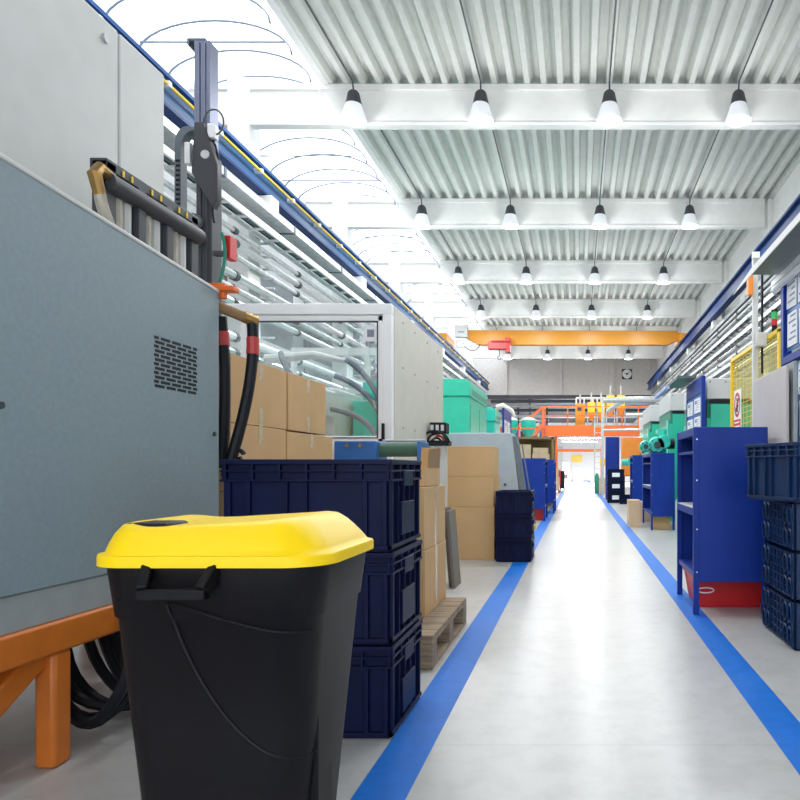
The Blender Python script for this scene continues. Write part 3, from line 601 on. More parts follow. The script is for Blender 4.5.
# hose manifold and grey hood farther along
hm = thing('hose_manifold', 'black hose manifold on a stand beside the cream cell panel', 'manifold', (-1.6, 8.1, 0))
MB().box(-1.68, 8.05, 0, -1.55, 8.2, 1.5).build('stand', 'cover', hm)
MB().box(-1.72, 8.0, 1.6, -1.53, 8.2, 1.73).box(-1.74, 8.0, 1.46, -1.5, 8.2, 1.52).build('block', 'black', hm, .01)
for k in range(3): MB().box(-1.71 + .06 * k, 7.995, 1.63, -1.675 + .06 * k, 8.0, 1.7).build('socket', 'cover', hm)
for k in range(5): MB().tube([(q[0], 7.97 + .03 * k, q[1]) for q in arc(-1.66 + .04 * (k % 2), 1.47, .15 - .02 * k, .16 - .02 * k, 10, 170, 10)], .013, 6).build('hose', ('black', 'black', 'redpaint', 'hosegrey', 'black')[k], hm)
gh = thing('machine_hood', 'light blue grey sheet metal hood with sloping side behind the tall cartons', 'machine', (-1.4, 10.6, 0))
MB().prism([(-1.95, .0), (-.78, .0), (-1.0, 1.73), (-1.95, 1.73)], 10.4, 11.1, 'y').build('housing', mat('pale_blue_grey', (.38, .44, .5), .45), gh, .012)
MB().prism([(-.79, .25), (-.72, .25), (-.93, 1.68), (-1.0, 1.68)], 10.42, 10.8, 'y').build('side_trim', 'hosegrey', gh, .004)
for x in (0, .055): MB().bar((-.70 + x, 10.43, .35), (-.9 + x, 10.43, 1.55), .02).build('strut', 'hosegrey', gh)
MB().box(-.74, 10.4, .27, -.63, 10.5, .34).build('strut_foot', 'yelpaint', gh)
MB().tube([(-1.1, 10.4, .95), (-1.1, 10.385, .95)], .02, 10).build('knob', 'dark', gh)

# ------------------------------------------------------------------ teal machines
def teal_machine(label, x0, x1, y0, y1, zt, group, m='teal', bot=.0):
    t = thing('moulding_machine', label, 'machine', ((x0 + x1) / 2, (y0 + y1) / 2, 0), group=group)
    MB().box(x0, y0, 0, x1, y1, zt - .35).build('body', m, t, .012)
    MB().box(x0 - .02, y0 - .03, zt - .35, x1 + .02, y1, zt - .05).prism([(x0, zt - .05), (x1, zt - .05), (x1 - .1, zt), (x0 + .1, zt)], y0, y1, 'y').build('top_hood', m, t, .012)
    MB().box(x1, y0 + .2, .6, x1 + .01, y0 + (y1 - y0) * .5, zt - .5).build('door', m, t, .003)
    MB().box(x1, y0 + (y1 - y0) * .55, .6, x1 + .01, y1 - .15, zt - .5).build('door', m, t, .003)
    MB().box(x1, y0 + .3, zt - .3, x1 + .021, y1 - .1, zt - .18).build('vent', 'tealdk', t)
    for k in (.46, .6): MB().box(x1 + .01, y0 + (y1 - y0) * k, 1.55, x1 + .02, y0 + (y1 - y0) * k + .05, 1.7).build('door_handle', 'black', t)
    return t
GT = 'teal machines along the left side'
teal_machine('large teal machine with vented hood behind the cream cell', -3.9, -2.2, 13.9, 16.6, 3.0, GT)
teal_machine('narrow light teal machine end beyond the large teal machine', -3.6, -2.13, 17.6, 18.8, 2.75, GT, 'teal2')
teal_machine('distant turquoise machine behind the orange railed platform on the left', -4.6, -3.2, 26, 29, 2.6, GT, 'teal2')
# notice stand left, far
def doc_stand(label, x, y0, y1, z0, z1, group, facing=-1, papers=(2, 2)):
    t = thing('notice_board', label, 'notice board', (x, (y0 + y1) / 2, 0), group=group)
    w = .05
    for y in (y0, y1 - w): MB().box(x, y, 0, x + .06, y + w, z1).build('post', 'shelfblue', t, .004)
    MB().box(x + .015, y0 + w, z0, x + .03, y1 - w, z1 - .25).build('board', 'midblue', t)
    MB().box(x, y0 + w, z1 - .25, x + .05, y1 - w, z1).build('header', 'shelfin', t)
    e = x - .006 if facing < 0 else x + .035
    nc, nr = papers; sw = (y1 - y0 - 2 * w) / nc; sh = (z1 - .28 - z0) / nr
    for i in range(nc):
        for j in range(nr):
            yy = y0 + w + sw * i + sw * .12; zz = z0 + sh * j + sh * .1
            if facing < 0: pa = MB().prism([(yy, zz), (yy + sw * .76, zz + .01), (yy + sw * .74, zz + sh * .8), (yy + .01, zz + sh * .78)], x - .004, x + .012, 'x').build('paper', 'paper', t)
            else: pa = MB().box(x + .03, yy, zz, x + .038, yy + sw * .76, zz + sh * .8).build('paper', 'paper', t)
            tx = MB()
            for k in range(5): tx.box(e, yy + sw * .12, zz + sh * (.15 + .12 * k), e + .003, yy + sw * (.6 - .07 * (k % 3)), zz + sh * (.18 + .12 * k))
            tx.box(e, yy + sw * .4, zz + sh * .5, e + .003, yy + sw * .62, zz + sh * .68)
            tx.build('text_lines', 'ink', pa)
    return t
doc_stand('blue notice stand with papers, small on the left beyond the teal machine', -2.2, 20.0, 22.2, 1.6, 2.95, 'notice boards', facing=1)

# ------------------------------------------------------------------ blue shelf cabinets
def shelf(label, loc, L_, W_, H_, group, mir=1):
    """front foot at the origin, side panel towards the camera, open side towards the aisle; W away from aisle (mir), L along y"""
    t = thing('blue_shelf', label, 'shelf', group=group, local=True); s = mir; w = .045
    MB().box(0, 0, .27, s * W_, .025, H_).build('side_panel', 'shelfblue', t, .004)
    MB().box(0, L_ - .025, .27, s * W_, L_, H_).build('side_panel', 'shelfblue', t, .004)
    for y in (0, L_ - w):
        MB().box(-s * .002, y - .002, 0, s * w, y + w, H_ - .002).build('leg', 'shelfblue', t, .004)
        MB().box(s * (W_ - w), y, 0, s * W_, y + w, .3).build('leg', 'shelfblue', t, .004)
    MB().box(s * (W_ - .02), .02, .27, s * W_, L_ - .02, H_).build('back_panel', 'shelfin', t)
    MB().box(.002 * s, .026, H_ - .07, s * (W_ - .02), L_ - .026, H_ - .002).build('top_board', 'shelfblue', t, .004)
    MB().box(.01 * s, .026, H_ * .86, s * (W_ - .022), L_ - .026, H_ * .875).build('shelf_board', 'shelfin', t)
    MB().box(-.001 * s, .045, H_ * .565 - .06, s * (W_ - .022), L_ - .045, H_ * .565).build('middle_shelf', 'shelfblue', t)
    MB().box(.0, .03, H_ * .565, s * (W_ - .03), L_ - .03, H_ * .565 + .008).build('shelf_liner', 'cover', t)
    MB().box(.01 * s, .02, .3, s * W_, L_ - .02, .34).build('bottom_board', 'shelfin', t)
    for z in (.35, .7, 1.1, H_ - .1):
        MB().tube([(s * .025, -.002, z), (s * .025, -.004, z)], .006, 8).build('rivet', 'steel', t)
    t.location = loc; return t
s1 = shelf('tall blue steel shelf cabinet nearest on the right, above the red bin', (.945, 5.63, 0), .95, .605, 1.535, 'blue shelf cabinets', 1)
dup(s1, (1.41, 13.3, 0), 'blue steel shelf cabinet on the right carrying the turquoise pump').scale = (.75, 1.9, .97)
dup(s1, (1.42, 17.9, 0), 'blue steel shelf cabinet farther right, behind the turquoise pump shelf')
s3 = shelf('blue shelf cabinet left of the aisle behind the red crate', (-.74, 15.6, 0), 1.2, .56, 1.42, 'blue shelf cabinets', -1)
dup(s3, (-.62, 18.2, 0), 'darker blue shelf cabinet on the left, just beyond its neighbour')
# red bins
def red_bin(label, x0, y0, x1, y1, h):
    t = thing('red_bin', label, 'bin', ((x0 + x1) / 2, (y0 + y1) / 2, 0), group='red plastic bins under the shelves')
    cx, cy = (x0 + x1) / 2, (y0 + y1) / 2; hx, hy = (x1 - x0) / 2, (y1 - y0) / 2
    q = MB(); rings = []
    for k, (sc, z) in enumerate(((.86, 0), (1, h), (.95, h), (.84, .02))): rings += [(cx + sx * hx * sc, cy + sy * hy * sc, z) for sx, sy in ((-1, -1), (1, -1), (1, 1), (-1, 1))]
    q.add(rings, [(i * 4 + k, i * 4 + (k + 1) % 4, (i + 1) * 4 + (k + 1) % 4, (i + 1) * 4 + k) for i in range(3) for k in range(4)] + [(3, 2, 1, 0), (12, 13, 14, 15)])
    q.build('body', 'red', t, .008)
    MB().box(x0 - .01, y0 - .01, h - .03, x1 + .01, y0 + .008, h).box(x0 - .01, y1 - .008, h - .03, x1 + .01, y1 + .01, h).box(x0 - .01, y0, h - .03, x0 + .008, y1, h).box(x1 - .008, y0, h - .03, x1 + .01, y1, h).build('rim', 'red', t, .004)
    MB().tube([(x0 + .1 + .07 * math.cos(R(a)), y0 - .012, h * .55 + .022 * math.sin(R(a))) for a in range(0, 361, 24)], .006, 6).build('rope_handle', 'paper', t)
    return t
red_bin('red plastic bin on the floor under the nearest blue shelf', .99, 5.9, 1.61, 6.48, .285)
red_bin('small red bin under the blue shelf left of the aisle', -1.22, 15.75, -.78, 16.3, .285)

# ------------------------------------------------------------------ right side: notice boards, hood, fence, machines
ws = thing('workstation_board', 'blue board full of papers under a grey hood at the right edge', 'notice board', (1.92, 5.6, 0))
for y in (4.35, 6.32): MB().box(1.88, y, 0, 1.96, y + .08, 2.93).build('post', 'shelfblue', ws, .004)
MB().box(1.915, 4.43, 1.1, 1.93, 6.32, 2.2).box(1.915, 4.43, 2.26, 1.93, 6.32, 2.9).build('board', 'midblue', ws)
MB().box(1.86, 4.43, 2.14, 1.93, 6.32, 2.2).build('ledge', 'shelfblue', ws)
pls = [(y_ + .02 * math.sin(r_ * 3 + c_), z_, .27, h_) for r_, (z_, h_) in enumerate(((1.14, .3), (1.48, .3), (1.82, .29), (2.29, .3), (2.63, .24))) for c_, y_ in enumerate((5.02, 5.36, 5.69, 6.02))]
for i, (y, z, a, b_) in enumerate(pls):
    tl = .02 * math.sin(i * 2.1)
    pa = MB().prism([(y, z), (y + a, z + tl), (y + a - tl, z + b_ + tl), (y - tl, z + b_)], 1.905, 1.914, 'x').build('paper', 'paper', ws)
    tx = MB()
    for k in range(5): tx.box(1.9035, y + .03, z + .06 + .05 * k, 1.9055, y + a * (.85 - .2 * (k % 3)), z + .075 + .05 * k)
    tx.build('text_lines', 'ink', pa)
MB().box(1.62, 4.0, 3.02, 1.9, 6.5, 3.04).build('hood', 'sheetgrey', ws)
MB().prism([(4.0, 3.0), (7.2, 3.0), (6.4, 3.06), (4.0, 3.06)], 1.612, 1.62, 'x').build('hood_lip', 'cover', ws)
MB().box(1.85, 4.1, 2.93, 1.99, 6.62, 2.98).tube([(1.88, 4.1, 2.9), (1.88, 6.62, 2.9)], .035, 8).build('work_light', 'white', ws)
# warm grey boards resting in front of the workstation
o = MB().box(1.64, 5.44, 0, 1.665, 6.47, 2.01).build('grey_board', 'beige', None, .004); tag(o, 'wide warm grey board upright behind the open blue crate', 'board', 'grey boards behind the open blue crate')
o = MB().box(1.69, 5.4, 0, 1.72, 6.3, 2.04).build('grey_board', 'skirt', None, .004); tag(o, 'darker second board edge right beside the wide warm grey board', 'board', 'grey boards behind the open blue crate')
fn = thing('safety_fence', 'yellow framed mesh safety fence with a prohibition sign on the right', 'fence', (2.2, 8.7, 0))
for y, zz in ((9.83, 2.77), (8.6, 2.72), (8.5, 2.78), (7.5, 2.72)): MB().box(2.18, y, 0, 2.23, y + .06, zz).build('post', 'yelpaint', fn, .004)
for ya, yb, za in ((8.6, 9.86, 2.7), (7.5, 8.54, 2.68)):
    fr = MB().box(2.18, ya, za, 2.23, yb, za + .05).box(2.18, ya, .15, 2.23, yb, .2).build('rail', 'yelpaint', fn, .004)
    g = MB(); y = ya
    while y < yb: g.box(2.203, y, .2, 2.207, y + .004, za); y += .2
    z = .25
    while z < za: g.box(2.203, ya, z, 2.206, yb, z + .008); z += .07
    g.build('wire_mesh', 'yelpaint', fn)
    MB().box(2.212, ya + .06, .2, 2.216, yb - .03, za).build('guard_pane', 'hazeglass', fn)
sg = MB().box(2.17, 9.2, 1.72, 2.178, 9.6, 2.26).build('sign_plate', 'paper', fn)
n = 24; rg = MB(); cy_, cz_ = 9.4, 2.06
ro = [(cy_ + .17 * math.cos(2 * math.pi * i / n), cz_ + .17 * math.sin(2 * math.pi * i / n)) for i in range(n)]; ri = [(cy_ + .125 * math.cos(2 * math.pi * i / n), cz_ + .125 * math.sin(2 * math.pi * i / n)) for i in range(n)]
rg.add([(2.167, *p) for p in ro + ri], [(i, (i + 1) % n, (i + 1) % n + n, i + n) for i in range(n)]); rg.bar((2.166, 9.29, 2.15), (2.166, 9.51, 1.97), .005, .035)
rg.build('prohibition_ring', 'red', sg, smooth=False)
MB().box(2.164, 9.37, 1.96, 2.169, 9.43, 2.1).box(2.164, 9.385, 2.11, 2.169, 9.425, 2.15).box(2.164, 9.33, 2.03, 2.169, 9.45, 2.06).build('figure', 'black', sg)
MB().box(2.165, 9.21, 1.73, 2.169, 9.59, 1.86).build('red_band', 'red', sg)
MB().box(2.163, 9.25, 1.755, 2.166, 9.55, 1.775).box(2.163, 9.25, 1.81, 2.166, 9.55, 1.83).build('text_lines', 'paper', sg)
po = thing('signal_post', 'pale steel post with an orange beacon box above the yellow fence', 'post', (2.07, 8.0, 0))
MB().box(2.03, 8.0, 0, 2.09, 8.06, 3.68).build('pole', 'cover', po, .004)
MB().box(2.02, 7.97, 3.63, 2.1, 8.02, 3.7).build('bracket', 'white', po)
MB().box(1.965, 7.95, 3.2, 2.02, 8.05, 3.44).build('beacon', 'org', po, .006)
MB().tube([(2.14, 8.02, 3.5), (2.14, 8.02, 3.3), (2.14, 8.02, 2.3)], .014, 6).build('cable', 'black', po)
MB().box(2.05, 7.92, 2.6, 2.17, 8.0, 2.76).build('junction_box', 'cover', po, .006)
ss = thing('signal_tower', 'small green and red signal light tower above the yellow fence', 'signal light', (2.2, 7.75, 2.7))
MB().tube([(2.205, 7.75, 2.732), (2.205, 7.75, 2.8)], .03, 12).build('base', 'black', ss)
MB().tube([(2.205, 7.75, 2.8), (2.205, 7.75, 2.87)], .035, 12).build('red_lens', 'red', ss)
MB().tube([(2.205, 7.75, 2.87), (2.205, 7.75, 2.95)], .035, 12).build('green_lens', 'greenled', ss)
MB().tube([(2.205, 7.75, 2.95), (2.205, 7.75, 2.975)], .036, 12).build('lamp_cap', 'black', ss)
doc_stand('blue notice board with white papers behind the nearest right shelf', 1.9, 10.6, 12.1, 1.75, 2.62, 'notice boards')
hd_ = thing('work_lamp', 'grey work lamp hood on arms over the notice board behind the nearest right shelf', 'lamp', (1.8, 11.8, 2.7))
MB().box(1.62, 11.2, 2.66, 1.92, 12.6, 2.7).build('hood', 'sheetgrey', hd_); MB().box(1.55, 12.2, 2.6, 1.62, 14, 2.66).build('hood_lip', mat('lavender_sheet', (.4, .45, .75), .5), hd_)
MB().box(1.9, 11.9, 2.621, 1.95, 11.95, 2.7).build('arm', 'galv', hd_)
def cream_machine(label, x0, x1, y0, y1, zc, zt):
    t = thing('moulding_machine', label, 'machine', ((x0 + x1) / 2, (y0 + y1) / 2, 0), group='cream and teal machines along the right side')
    MB().box(x0, y0, 0, x1, y1, zc - .3).build('body', 'teal', t, .01)
    MB().box(x0 + .06, y0 - .012, 1.0, x1 - .06, y0, zc - .08).build('door', 'teal', t, .004)
    MB().box(x0 + .02, y0 + .05, zc - .3, x1, y1, zc).build('recess', 'tealdk', t)
    MB().box(x0 - .0, y0 - .03, zc, x1, y1, zt).build('top_cover', 'cover', t, .012)
    MB().box(x0 + .05, y0 - .02, zc - .06, x1 - .1, y0 + .0, zc - .01).build('slot', 'black', t)
    for x in (x0 + .05, x0 + .3): MB().tube([(x, y0 - .03, zt - .06), (x, y0 - .036, zt - .06)], .012, 8).build('screw', 'dark', t)
    MB().box(x0 - .03, y0 + .15, 1.2, x0, y0 + .5, zc - .2).build('control_panel', 'teal2', t, .006)
    return t
cream_machine('cream and teal machine right of the notice board, nearest of its row', 2.05, 3.6, 11.0, 13.4, 2.3, 2.63)
cream_machine('cream and teal machine above the turquoise pump, second of its row', 2.08, 3.6, 15.6, 17.8, 2.5, 2.9)
cream_machine('cream and teal machine, third of its row and partly hidden', 2.0, 3.6, 19.2, 21.4, 2.5, 2.95)
cream_machine('cream and teal machine, farthest of its row near the silver duct', 2.35, 3.7, 24.5, 26.5, 2.6, 3.0)
# turquoise pump unit on the second shelf
tp = thing('pump_unit', 'turquoise pump unit with round flanges on top of the far blue shelf', 'pump', (1.6, 14.0, 1.495))
def disc(x, y, z, r, w): return MB().tube([(x, y, z), (x, y + w * .3, z), (x, y + w * .7, z), (x, y + w, z)], [r * .85, r, r, r * .85], 18)
MB().box(1.5, 14.0, 1.495, 1.8, 14.5, 1.78).build('housing', 'teal2', tp, .03)
for x, z, r_ in ((1.35, 1.63, .12), (1.58, 1.66, .17), (1.72, 1.72, .14)): disc(x, 13.75, z, r_, .2).build('flange', 'teal2', tp)
for x, z, r_ in ((1.35, 1.63, .05), (1.58, 1.66, .07)): disc(x, 13.7, z, r_, .06).build('hub', 'dark', tp)
for x, z, r_ in ((1.35, 1.63, .09), (1.58, 1.66, .13)):
    for k in range(6): q_ = R(60 * k + 20); MB().tube([(x + r_ * math.cos(q_), 13.75, z + r_ * math.sin(q_)), (x + r_ * math.cos(q_), 13.72, z + r_ * math.sin(q_))], .016, 6).build('bolt', 'dark', tp)
MB().tube([(1.72, 13.9, 1.7), (1.72, 13.9, 1.96)], .07, 12).box(1.6, 13.9, 1.9, 1.8, 14.2, 1.98).build('riser', 'teal2', tp)
MB().tube([(1.8, 14.2, 1.7), (1.98, 14.2, 1.7)], .11, 14).build('motor', 'black', tp)
for x in (1.28, 1.44): MB().box(x, 13.8, 1.495, x + .05, 13.95, 1.6).build('foot', 'tealdk', tp)
# small things around the second shelf
carton('white carton standing on the floor before the far blue shelf', 1.03, 14.0, 0, 1.27, 14.5, .545, 'card2')
carton('brown carton on the floor behind the far shelf legs', 1.36, 15.3, 0, 1.75, 15.8, .45, 'card2')
carton('small brown carton on the floor under the far blue shelf', 1.46, 13.45, 0, 1.8, 13.9, .26, 'card')
can = MB().lathe([(.045, 0), (.05, .02), (.05, .56), (.03, .6), (.02, .62)], (1.9, 13.1, 0), 12).build('steel_canister', 'cover'); tag(can, 'tall pale grey canister on the floor beside the far blue shelf', 'canister')
# orange and blue cabinets
def cabinet(label, x0, x1, y0, y1, z0, z1, m, group, name='control_cabinet'):
    t = thing(name, label, 'cabinet', ((x0 + x1) / 2, (y0 + y1) / 2, 0), group=group)
    MB().box(x0, y0, z0, x1, y1, z1).build('body', m, t, .012)
    MB().box(x0 + .04, y0 - .015, z0 + .05, x1 - .04, y0, z1 - .05).build('door', m, t, .004)
    MB().box(x1 - .1, y0 - .03, (z0 + z1) / 2, x1 - .07, y0 - .015, (z0 + z1) / 2 + .15).build('door_handle', 'dark', t)
    if z0 > .1:
        for x in (x0 + .02, x1 - .1): MB().box(x, y0 + .03, 0, x + .08, y0 + .12, z0).build('leg', 'dark', t)
    return t
cabinet('orange control cabinet on the right beside the blue one', 1.58, 2.3, 24.6, 25.2, .9, 2.28, 'org', 'far control cabinets')
cabinet('tall blue control cabinet behind the labelled dark crates', 1.05, 1.56, 26, 26.6, 0, 2.37, 'shelfblue', 'far control cabinets')
nz = thing('nozzle_unit', 'turquoise nozzle unit reaching out before the orange cabinet', 'machine', (1.6, 20.2, 0))
MB().tube([(1.28, 20.2, 1.37), (1.5, 20.2, 1.37), (1.52, 20.2, 1.37), (1.95, 20.2, 1.37)], [.09, .1, .07, .07], 12).build('barrel', 'teal2', nz)
MB().box(1.45, 20.05, 1.27, 1.62, 20.3, 1.47).build('collar', 'teal2', nz, .01); MB().box(1.7, 20.12, 0, 1.8, 20.28, 1.31).build('stand', 'dark', nz)
carton('brown carton stack item beside the right blue line, near the ladder', .98, 31.8, 0, 1.36, 32.3, .74, 'card2')

# ------------------------------------------------------------------ left far: rack with cartons etc.
rk = thing('carton_rack', 'brown storage rack filled with cartons left of the aisle', 'rack', (-1.25, 20.8, 0))
for x in (-1.95, -.78):
    for y in (20.4, 21.9): MB().box(x, y, 0, x + .06, y + .06, 2.12).build('post', 'carddark', rk)
MB().box(-1.95, 20.4, 2.06, -.72, 21.96, 2.12).build('top_board', 'carddark', rk)
MB().box(-1.95, 20.4, 1.36, -.72, 21.96, 1.41).build('shelf_board', 'carddark', rk)
MB().box(-1.95, 21.93, 0, -.72, 21.96, 2.1).build('back_board', 'carddark', rk)
MB().box(-1.95, 20.4, .6, -.72, 21.96, .65).build('shelf_board', 'carddark', rk)
G7 = 'cartons in the brown rack'
carton('pale carton, tall one at the left on the rack shelf', -1.86, 20.5, 1.412, -1.4, 21, 1.9, 'card2', G7)
carton('pale carton, lower of two at the right on the rack shelf', -1.36, 20.5, 1.412, -.86, 21, 1.62, 'card2', G7)
carton('pale carton, upper of two at the right on the rack shelf', -1.34, 20.52, 1.622, -.9, 21, 1.8, 'card2', G7)
pallet('far wooden pallet beside the left blue line with two cartons', -1.75, 33, -.85, 34.2, .15)
carton('far brown carton, lower one on the distant pallet', -1.4, 33.1, .152, -.9, 33.9, .75, 'card2')
carton('far brown carton, upper one on the distant pallet', -1.35, 33.1, .752, -.95, 33.9, 1.2, 'card')
rt = thing('hose_trolley', 'red and black trolley far down the left of the aisle', 'trolley', (-.75, 36, 0))
MB().box(-.95, 36, .12, -.7, 36.4, 1.05).build('body', 'black', rt, .03); MB().box(-1.02, 35.97, .3, -.9, 36.3, 1.1).build('cover', 'red', rt, .03)
for x in (-.93, -.75): MB().tube([(x, 36.1, .1), (x + .05, 36.1, .1)], .1, 12).build('wheel', 'black', rt)
pf = thing('raised_platform', 'small orange railed platform left of the mezzanine', 'platform', (-2.5, 30, 0))
MB().box(-3.4, 30, 2.35, -1.75, 31.5, 2.45).build('deck', 'safety', pf)
for x in (-3.4, -2.6, -1.8): MB().box(x, 30, 0, x + .06, 30.06, 2.95).build('post', 'safety', pf)
MB().box(-3.4, 30, 2.9, -1.75, 30.05, 2.95).build('handrail', 'safety', pf)
for i, x in enumerate((-3.0, -2.2)):
    t = thing('hopper', 'turquoise hopper, %s of two on the small railed platform' % ('left' if i == 0 else 'right'), 'hopper', (x, 30.6, 2.45), group='turquoise hoppers on the railed platform')
    MB().lathe([(.1, 0), (.12, .1), (.33, .45), (.33, .85)], (x, 30.6, 2.45), 14).build('bin', 'teal2', t); MB().lathe([(.35, .85), (.3, .95), (.1, 1.0)], (x, 30.6, 2.45), 14).build('lid', 'cover', t)
wr = thing('jib_robot', 'pale robot head above the left machines, seen against the end wall', 'robot', (-2.6, 22.9, 0))
MB().box(-2.75, 22.9, 0, -2.65, 23, 3.2).build('column', 'cover', wr); MB().tube([(-2.7, 22.9, 3.2), (-2.5, 22.9, 3.25), (-2.2, 22.9, 3.1), (-2.1, 22.9, 2.9)], [.1, .12, .08, .05], 10).build('arm', 'cream', wr)

# ------------------------------------------------------------------ mezzanine at the end
mz = thing('mezzanine', 'orange steel mezzanine platform across the end of the aisle', 'platform', (0, 39, 0))
MB().box(-1.85, 38, 2.95, 4.2, 38.15, 3.55).build('front_beam', 'safety', mz)
MB().box(-1.85, 38.15, 3.45, 4.2, 41.3, 3.55).build('deck', 'galv', mz)
for x in (-1.3, 1.25, 3.9): MB().box(x, 38.15, 0, x + .18, 38.35, 3.45).build('post', 'safety', mz)
MB().box(-1.2, 38.18, 2.1, 1.35, 38.28, 2.25).build('cross_rail', 'safety', mz)
for z in (4.05, 4.55): MB().box(-1.85, 38.02, z, 4.2, 38.08, z + .06).build('handrail', 'safety', mz)
for x in (-1.85, -.6, .2, 2.4, 3.3, 4.13): MB().box(x, 38.02, 3.55, x + .06, 38.08, 4.6).build('railing_post', 'safety', mz)
sr = thing('mezzanine_stair', 'orange stair with sloping handrails at the left of the mezzanine', 'stair', (-2.6, 38, 0))
for y in (37.1, 37.9):
    MB().bar((-4.6, y, 1.3), (-1.9, y, 3.5), .08, .22).build('stringer', 'safety', sr); MB().bar((-3.4, y, 3.3), (-1.9, y, 4.5), .06).build('handrail', 'safety', sr)
    MB().box(-1.95, y, 0, -1.87, y + .08, 4.5).build('post', 'safety', sr)
MB().box(-4.8, 37.1, 0, -4.5, 37.98, 1.4).build('base', 'safety', sr)
for k in range(11): MB().box(-4.55 + k * .245, 37.14, 1.4 + k * .2, -4.3 + k * .245, 37.9, 1.43 + k * .2).build('tread', 'galv', sr)
def hopper(label, x, y, zb, w, h, m, cone=True):
    t = thing('dryer_hopper', label, 'hopper', (x, y, zb), group='hoppers on the mezzanine')
    MB().box(x - w / 2, y - w / 2, zb + (.45 if cone else 0), x + w / 2, y + w / 2, zb + h).build('body', m, t, .02)
    if cone:
        q = MB(); a, b_ = w / 2, .07; q.add([(x + sx * r_, y + sy * r_, z) for r_, z in ((b_, zb), (a, zb + .45)) for sx, sy in ((-1, -1), (1, -1), (1, 1), (-1, 1))], [(k, (k + 1) % 4, (k + 1) % 4 + 4, k + 4) for k in range(4)]); q.build('cone', 'org', t)
        for sx in (-1, 1): MB().box(x + sx * a - .03, y - .03, 3.555 - 0, x + sx * a + .03, y + .03, zb + .5).build('leg', 'galv', t)
    else: MB().box(x - .15, y - w / 2 - .01, zb + h * .68, x + .15, y - w / 2, zb + h * .85).build('display', 'dark', t)
    MB().tube([(x, y, zb + h), (x, y, zb + h + .55)], .05, 8).build('feed_pipe', 'cover', t)
    return t
hopper('tall orange dryer box, leftmost on the mezzanine', .12, 38.9, 3.552, .55, 1.25, 'crane', False)
hopper('yellow hopper, second from left on the mezzanine', .75, 38.9, 3.85, .42, 1.05, 'yelpaint')
hopper('yellow hopper, third from left on the mezzanine', 1.3, 38.9, 3.85, .42, 1.05, 'yelpaint')
hopper('yellow hopper, fourth and higher on the mezzanine', 1.83, 38.9, 4.1, .45, 1.2, 'yelpaint')
hopper('yellow hopper, rightmost and higher on the mezzanine', 2.42, 38.9, 4.1, .45, 1.2, 'yelpaint')
pf2 = thing('tube_scaffold', 'silver pipe frame over the hoppers on the mezzanine', 'frame', (.6, 39.4, 3.55))
for x in (-.1, .35, .85, 1.1): MB().tube([(x, 39.4, 3.55), (x, 39.4, 5.2)], .05, 8).build('upright', 'white', pf2)
MB().tube([(-.1, 39.4, 5.2), (1.6, 39.4, 5.2)], .05, 8).build('crossbar', 'white', pf2)
du = thing('silver_duct', 'silver duct frame with tall posts right of the aisle before the mezzanine', 'duct', (1.5, 30, 0))
MB().tube([(1.1, 30, 4.15), (3.9, 30, 4.2)], .13, 12).build('duct', 'galv', du)
MB().tube([(1.3, 30.4, 3.7), (1.6, 30.2, 3.9), (2.0, 30.0, 4.1)], .09, 10).build('elbow', 'galv', du)
MB().tube([(2.1, 30.2, 3.5), (4, 30.2, 3.55)], .09, 10).build('duct', 'galv', du)
for x in (1.02, 3.8): MB().box(x, 30, 0, x + .1, 30.1, 4.3).build('post', 'galv', du)
MB().tube([(1.1, 30.05, 2.85), (3.85, 30.05, 2.9)], .05, 8).build('pipe', 'steel', du)
ld_ = thing('cage_ladder', 'steel ladder standing right of the far aisle by the mezzanine', 'ladder', (.8, 33.5, 0))
for x in (.78, 1.12): MB().box(x, 33.5, 0, x + .05, 33.55, 3.5).build('rail', 'galv', ld_)
for k in range(11): MB().tube([(.8, 33.52, .3 + .29 * k), (1.15, 33.52, .3 + .29 * k)], .018, 6).build('rung', 'galv', ld_)
gr = thing('green_extinguisher', 'small green and yellow equipment at the ladder foot', 'equipment', (.95, 33, 0))
MB().lathe([(.09, 0), (.1, .03), (.1, .8), (.04, .95)], (.9, 32.9, 0), 12).build('cylinder', 'tealdk', gr); MB().box(1.05, 32.8, 1.3, 1.3, 33, 1.65).build('valve_box', 'yelpaint', gr); MB().box(1.12, 32.85, 0, 1.18, 32.95, 1.3).build('stand', 'galv', gr)
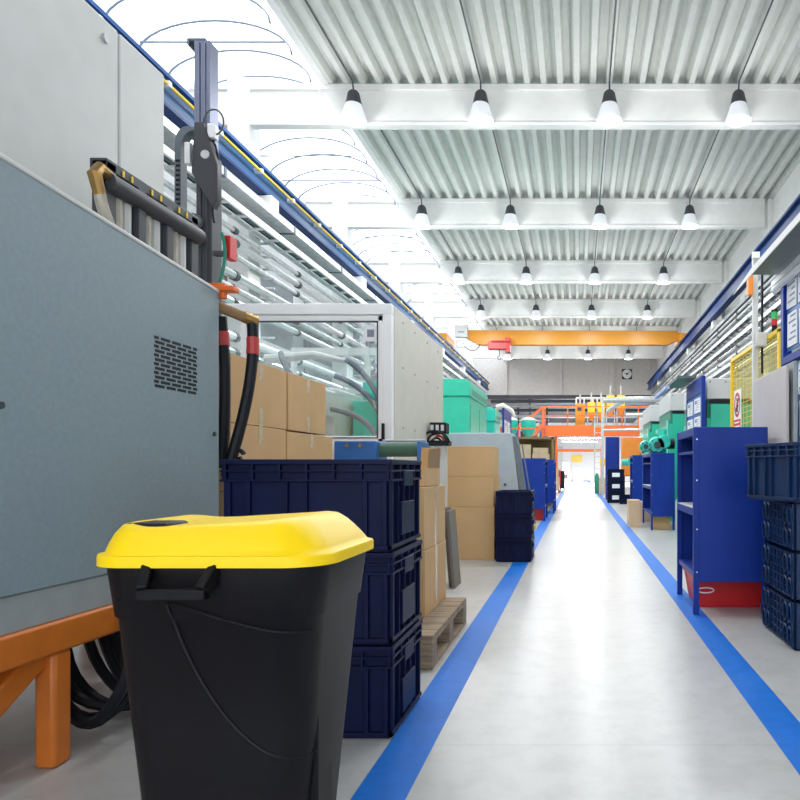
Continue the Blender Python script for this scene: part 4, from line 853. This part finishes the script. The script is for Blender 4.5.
# dark services below the end wall
for i, (z, r_, m, l) in enumerate(((5.25, .1, 'dark', 'dark pipe, topmost across the end wall'), (5.0, .07, 'galv', 'grey pipe, second across the end wall'), (4.75, .09, 'dark', 'dark pipe, third across the end wall'), (4.4, .1, 'galv', 'grey pipe, lowest across the end wall'))):
    yy = FAR + .12 + .26 * i
    t = thing('pipe', l, 'pipe', (0, yy, z), group='pipes across the end wall'); MB().tube([(-5.3, yy, z), (4.6, yy, z)], r_, 8).build('run', m, t)
    for x in (-3, 2.2): MB().box(x, yy - .02, z, x + .05, yy + .02, 5.402).build('hanger', 'dark', t)
tr = thing('storage_rack', 'dark loaded rack below the end wall, left of the mezzanine', 'rack', (-3.5, 43, 0))
for x in (-5.6, -3.8, -2.0): MB().box(x, 43.3, 0, x + .1, 43.4, 5).build('post', 'dark', tr)
for z in (1.6, 3.0, 4.2): MB().box(-5.6, 43.3, z, -1.9, 44.2, z + .1).build('beam', 'galv', tr)
for k in range(6): MB().box(-5.4 + .6 * k, 43.1, 3.1, -4.95 + .6 * k, 43.9, 3.5 + .3 * (k % 3)).build('load', ('dark', 'hosegrey', 'midblue')[k % 3], tr)
# deep end of the aisle
for i, y in enumerate((48, 55)):
    t = thing('tube_lamp', 'long white tube lamp, %s of two hung across the rear hall beyond the mezzanine' % ('nearer' if i == 0 else 'farther'), 'lamp', (0, y, 3.3), group='tube lamps of the rear hall')
    MB().box(-1.3, y - .12, 3.3, 1.6, y + .12, 3.39).build('housing', 'cover', t); MB().box(-1.25, y - .09, 3.25, 1.55, y + .09, 3.3).build('tube', 'tube', t)
    for x in (-1.1, 1.4): MB().box(x - .01, y - .01, 3.39, x + .01, y + .01, 5.401).build('hanger', 'dark', t)
    l_ = bpy.data.lights.new('tube_light', 'AREA'); l_.shape = 'RECTANGLE'; l_.size = 2.7; l_.size_y = .15; l_.energy = 1500; lo_ = bpy.data.objects.new('tube_light', l_); COL.objects.link(lo_); lo_.parent = t; lo_.location = (.15, 0, -.07)
mc = thing('grey_machine', 'small grey and white machine at the very end of the aisle', 'machine', (-.9, 60, 0))
MB().box(-1.6, 60, 0, -.6, 61, .8).box(-1.35, 60, .8, -.75, 60.6, 1.7).build('body', 'cover', mc, .02); MB().box(-1.5, 59.96, .3, -.9, 60, .65).build('door', 'dark', mc); MB().box(-1.25, 59.96, 1.1, -.85, 60, 1.5).build('screen', 'ink', mc)
carton('brown carton at the end of the aisle right of the grey machine', -.4, 60, 0, .4, 60.8, 1.2, 'card2')
yp = MB().box(-.6, 63.9, 1.75, .35, 63.97, 2.35).build('yellow_sign', 'yelpaint'); tag(yp, 'yellow green sign on the white rear wall', 'sign')
d1 = struct(MB().box(-3.2, 63.9, 0, -1.4, 63.98, 3.2), 'door_1', 'cover')
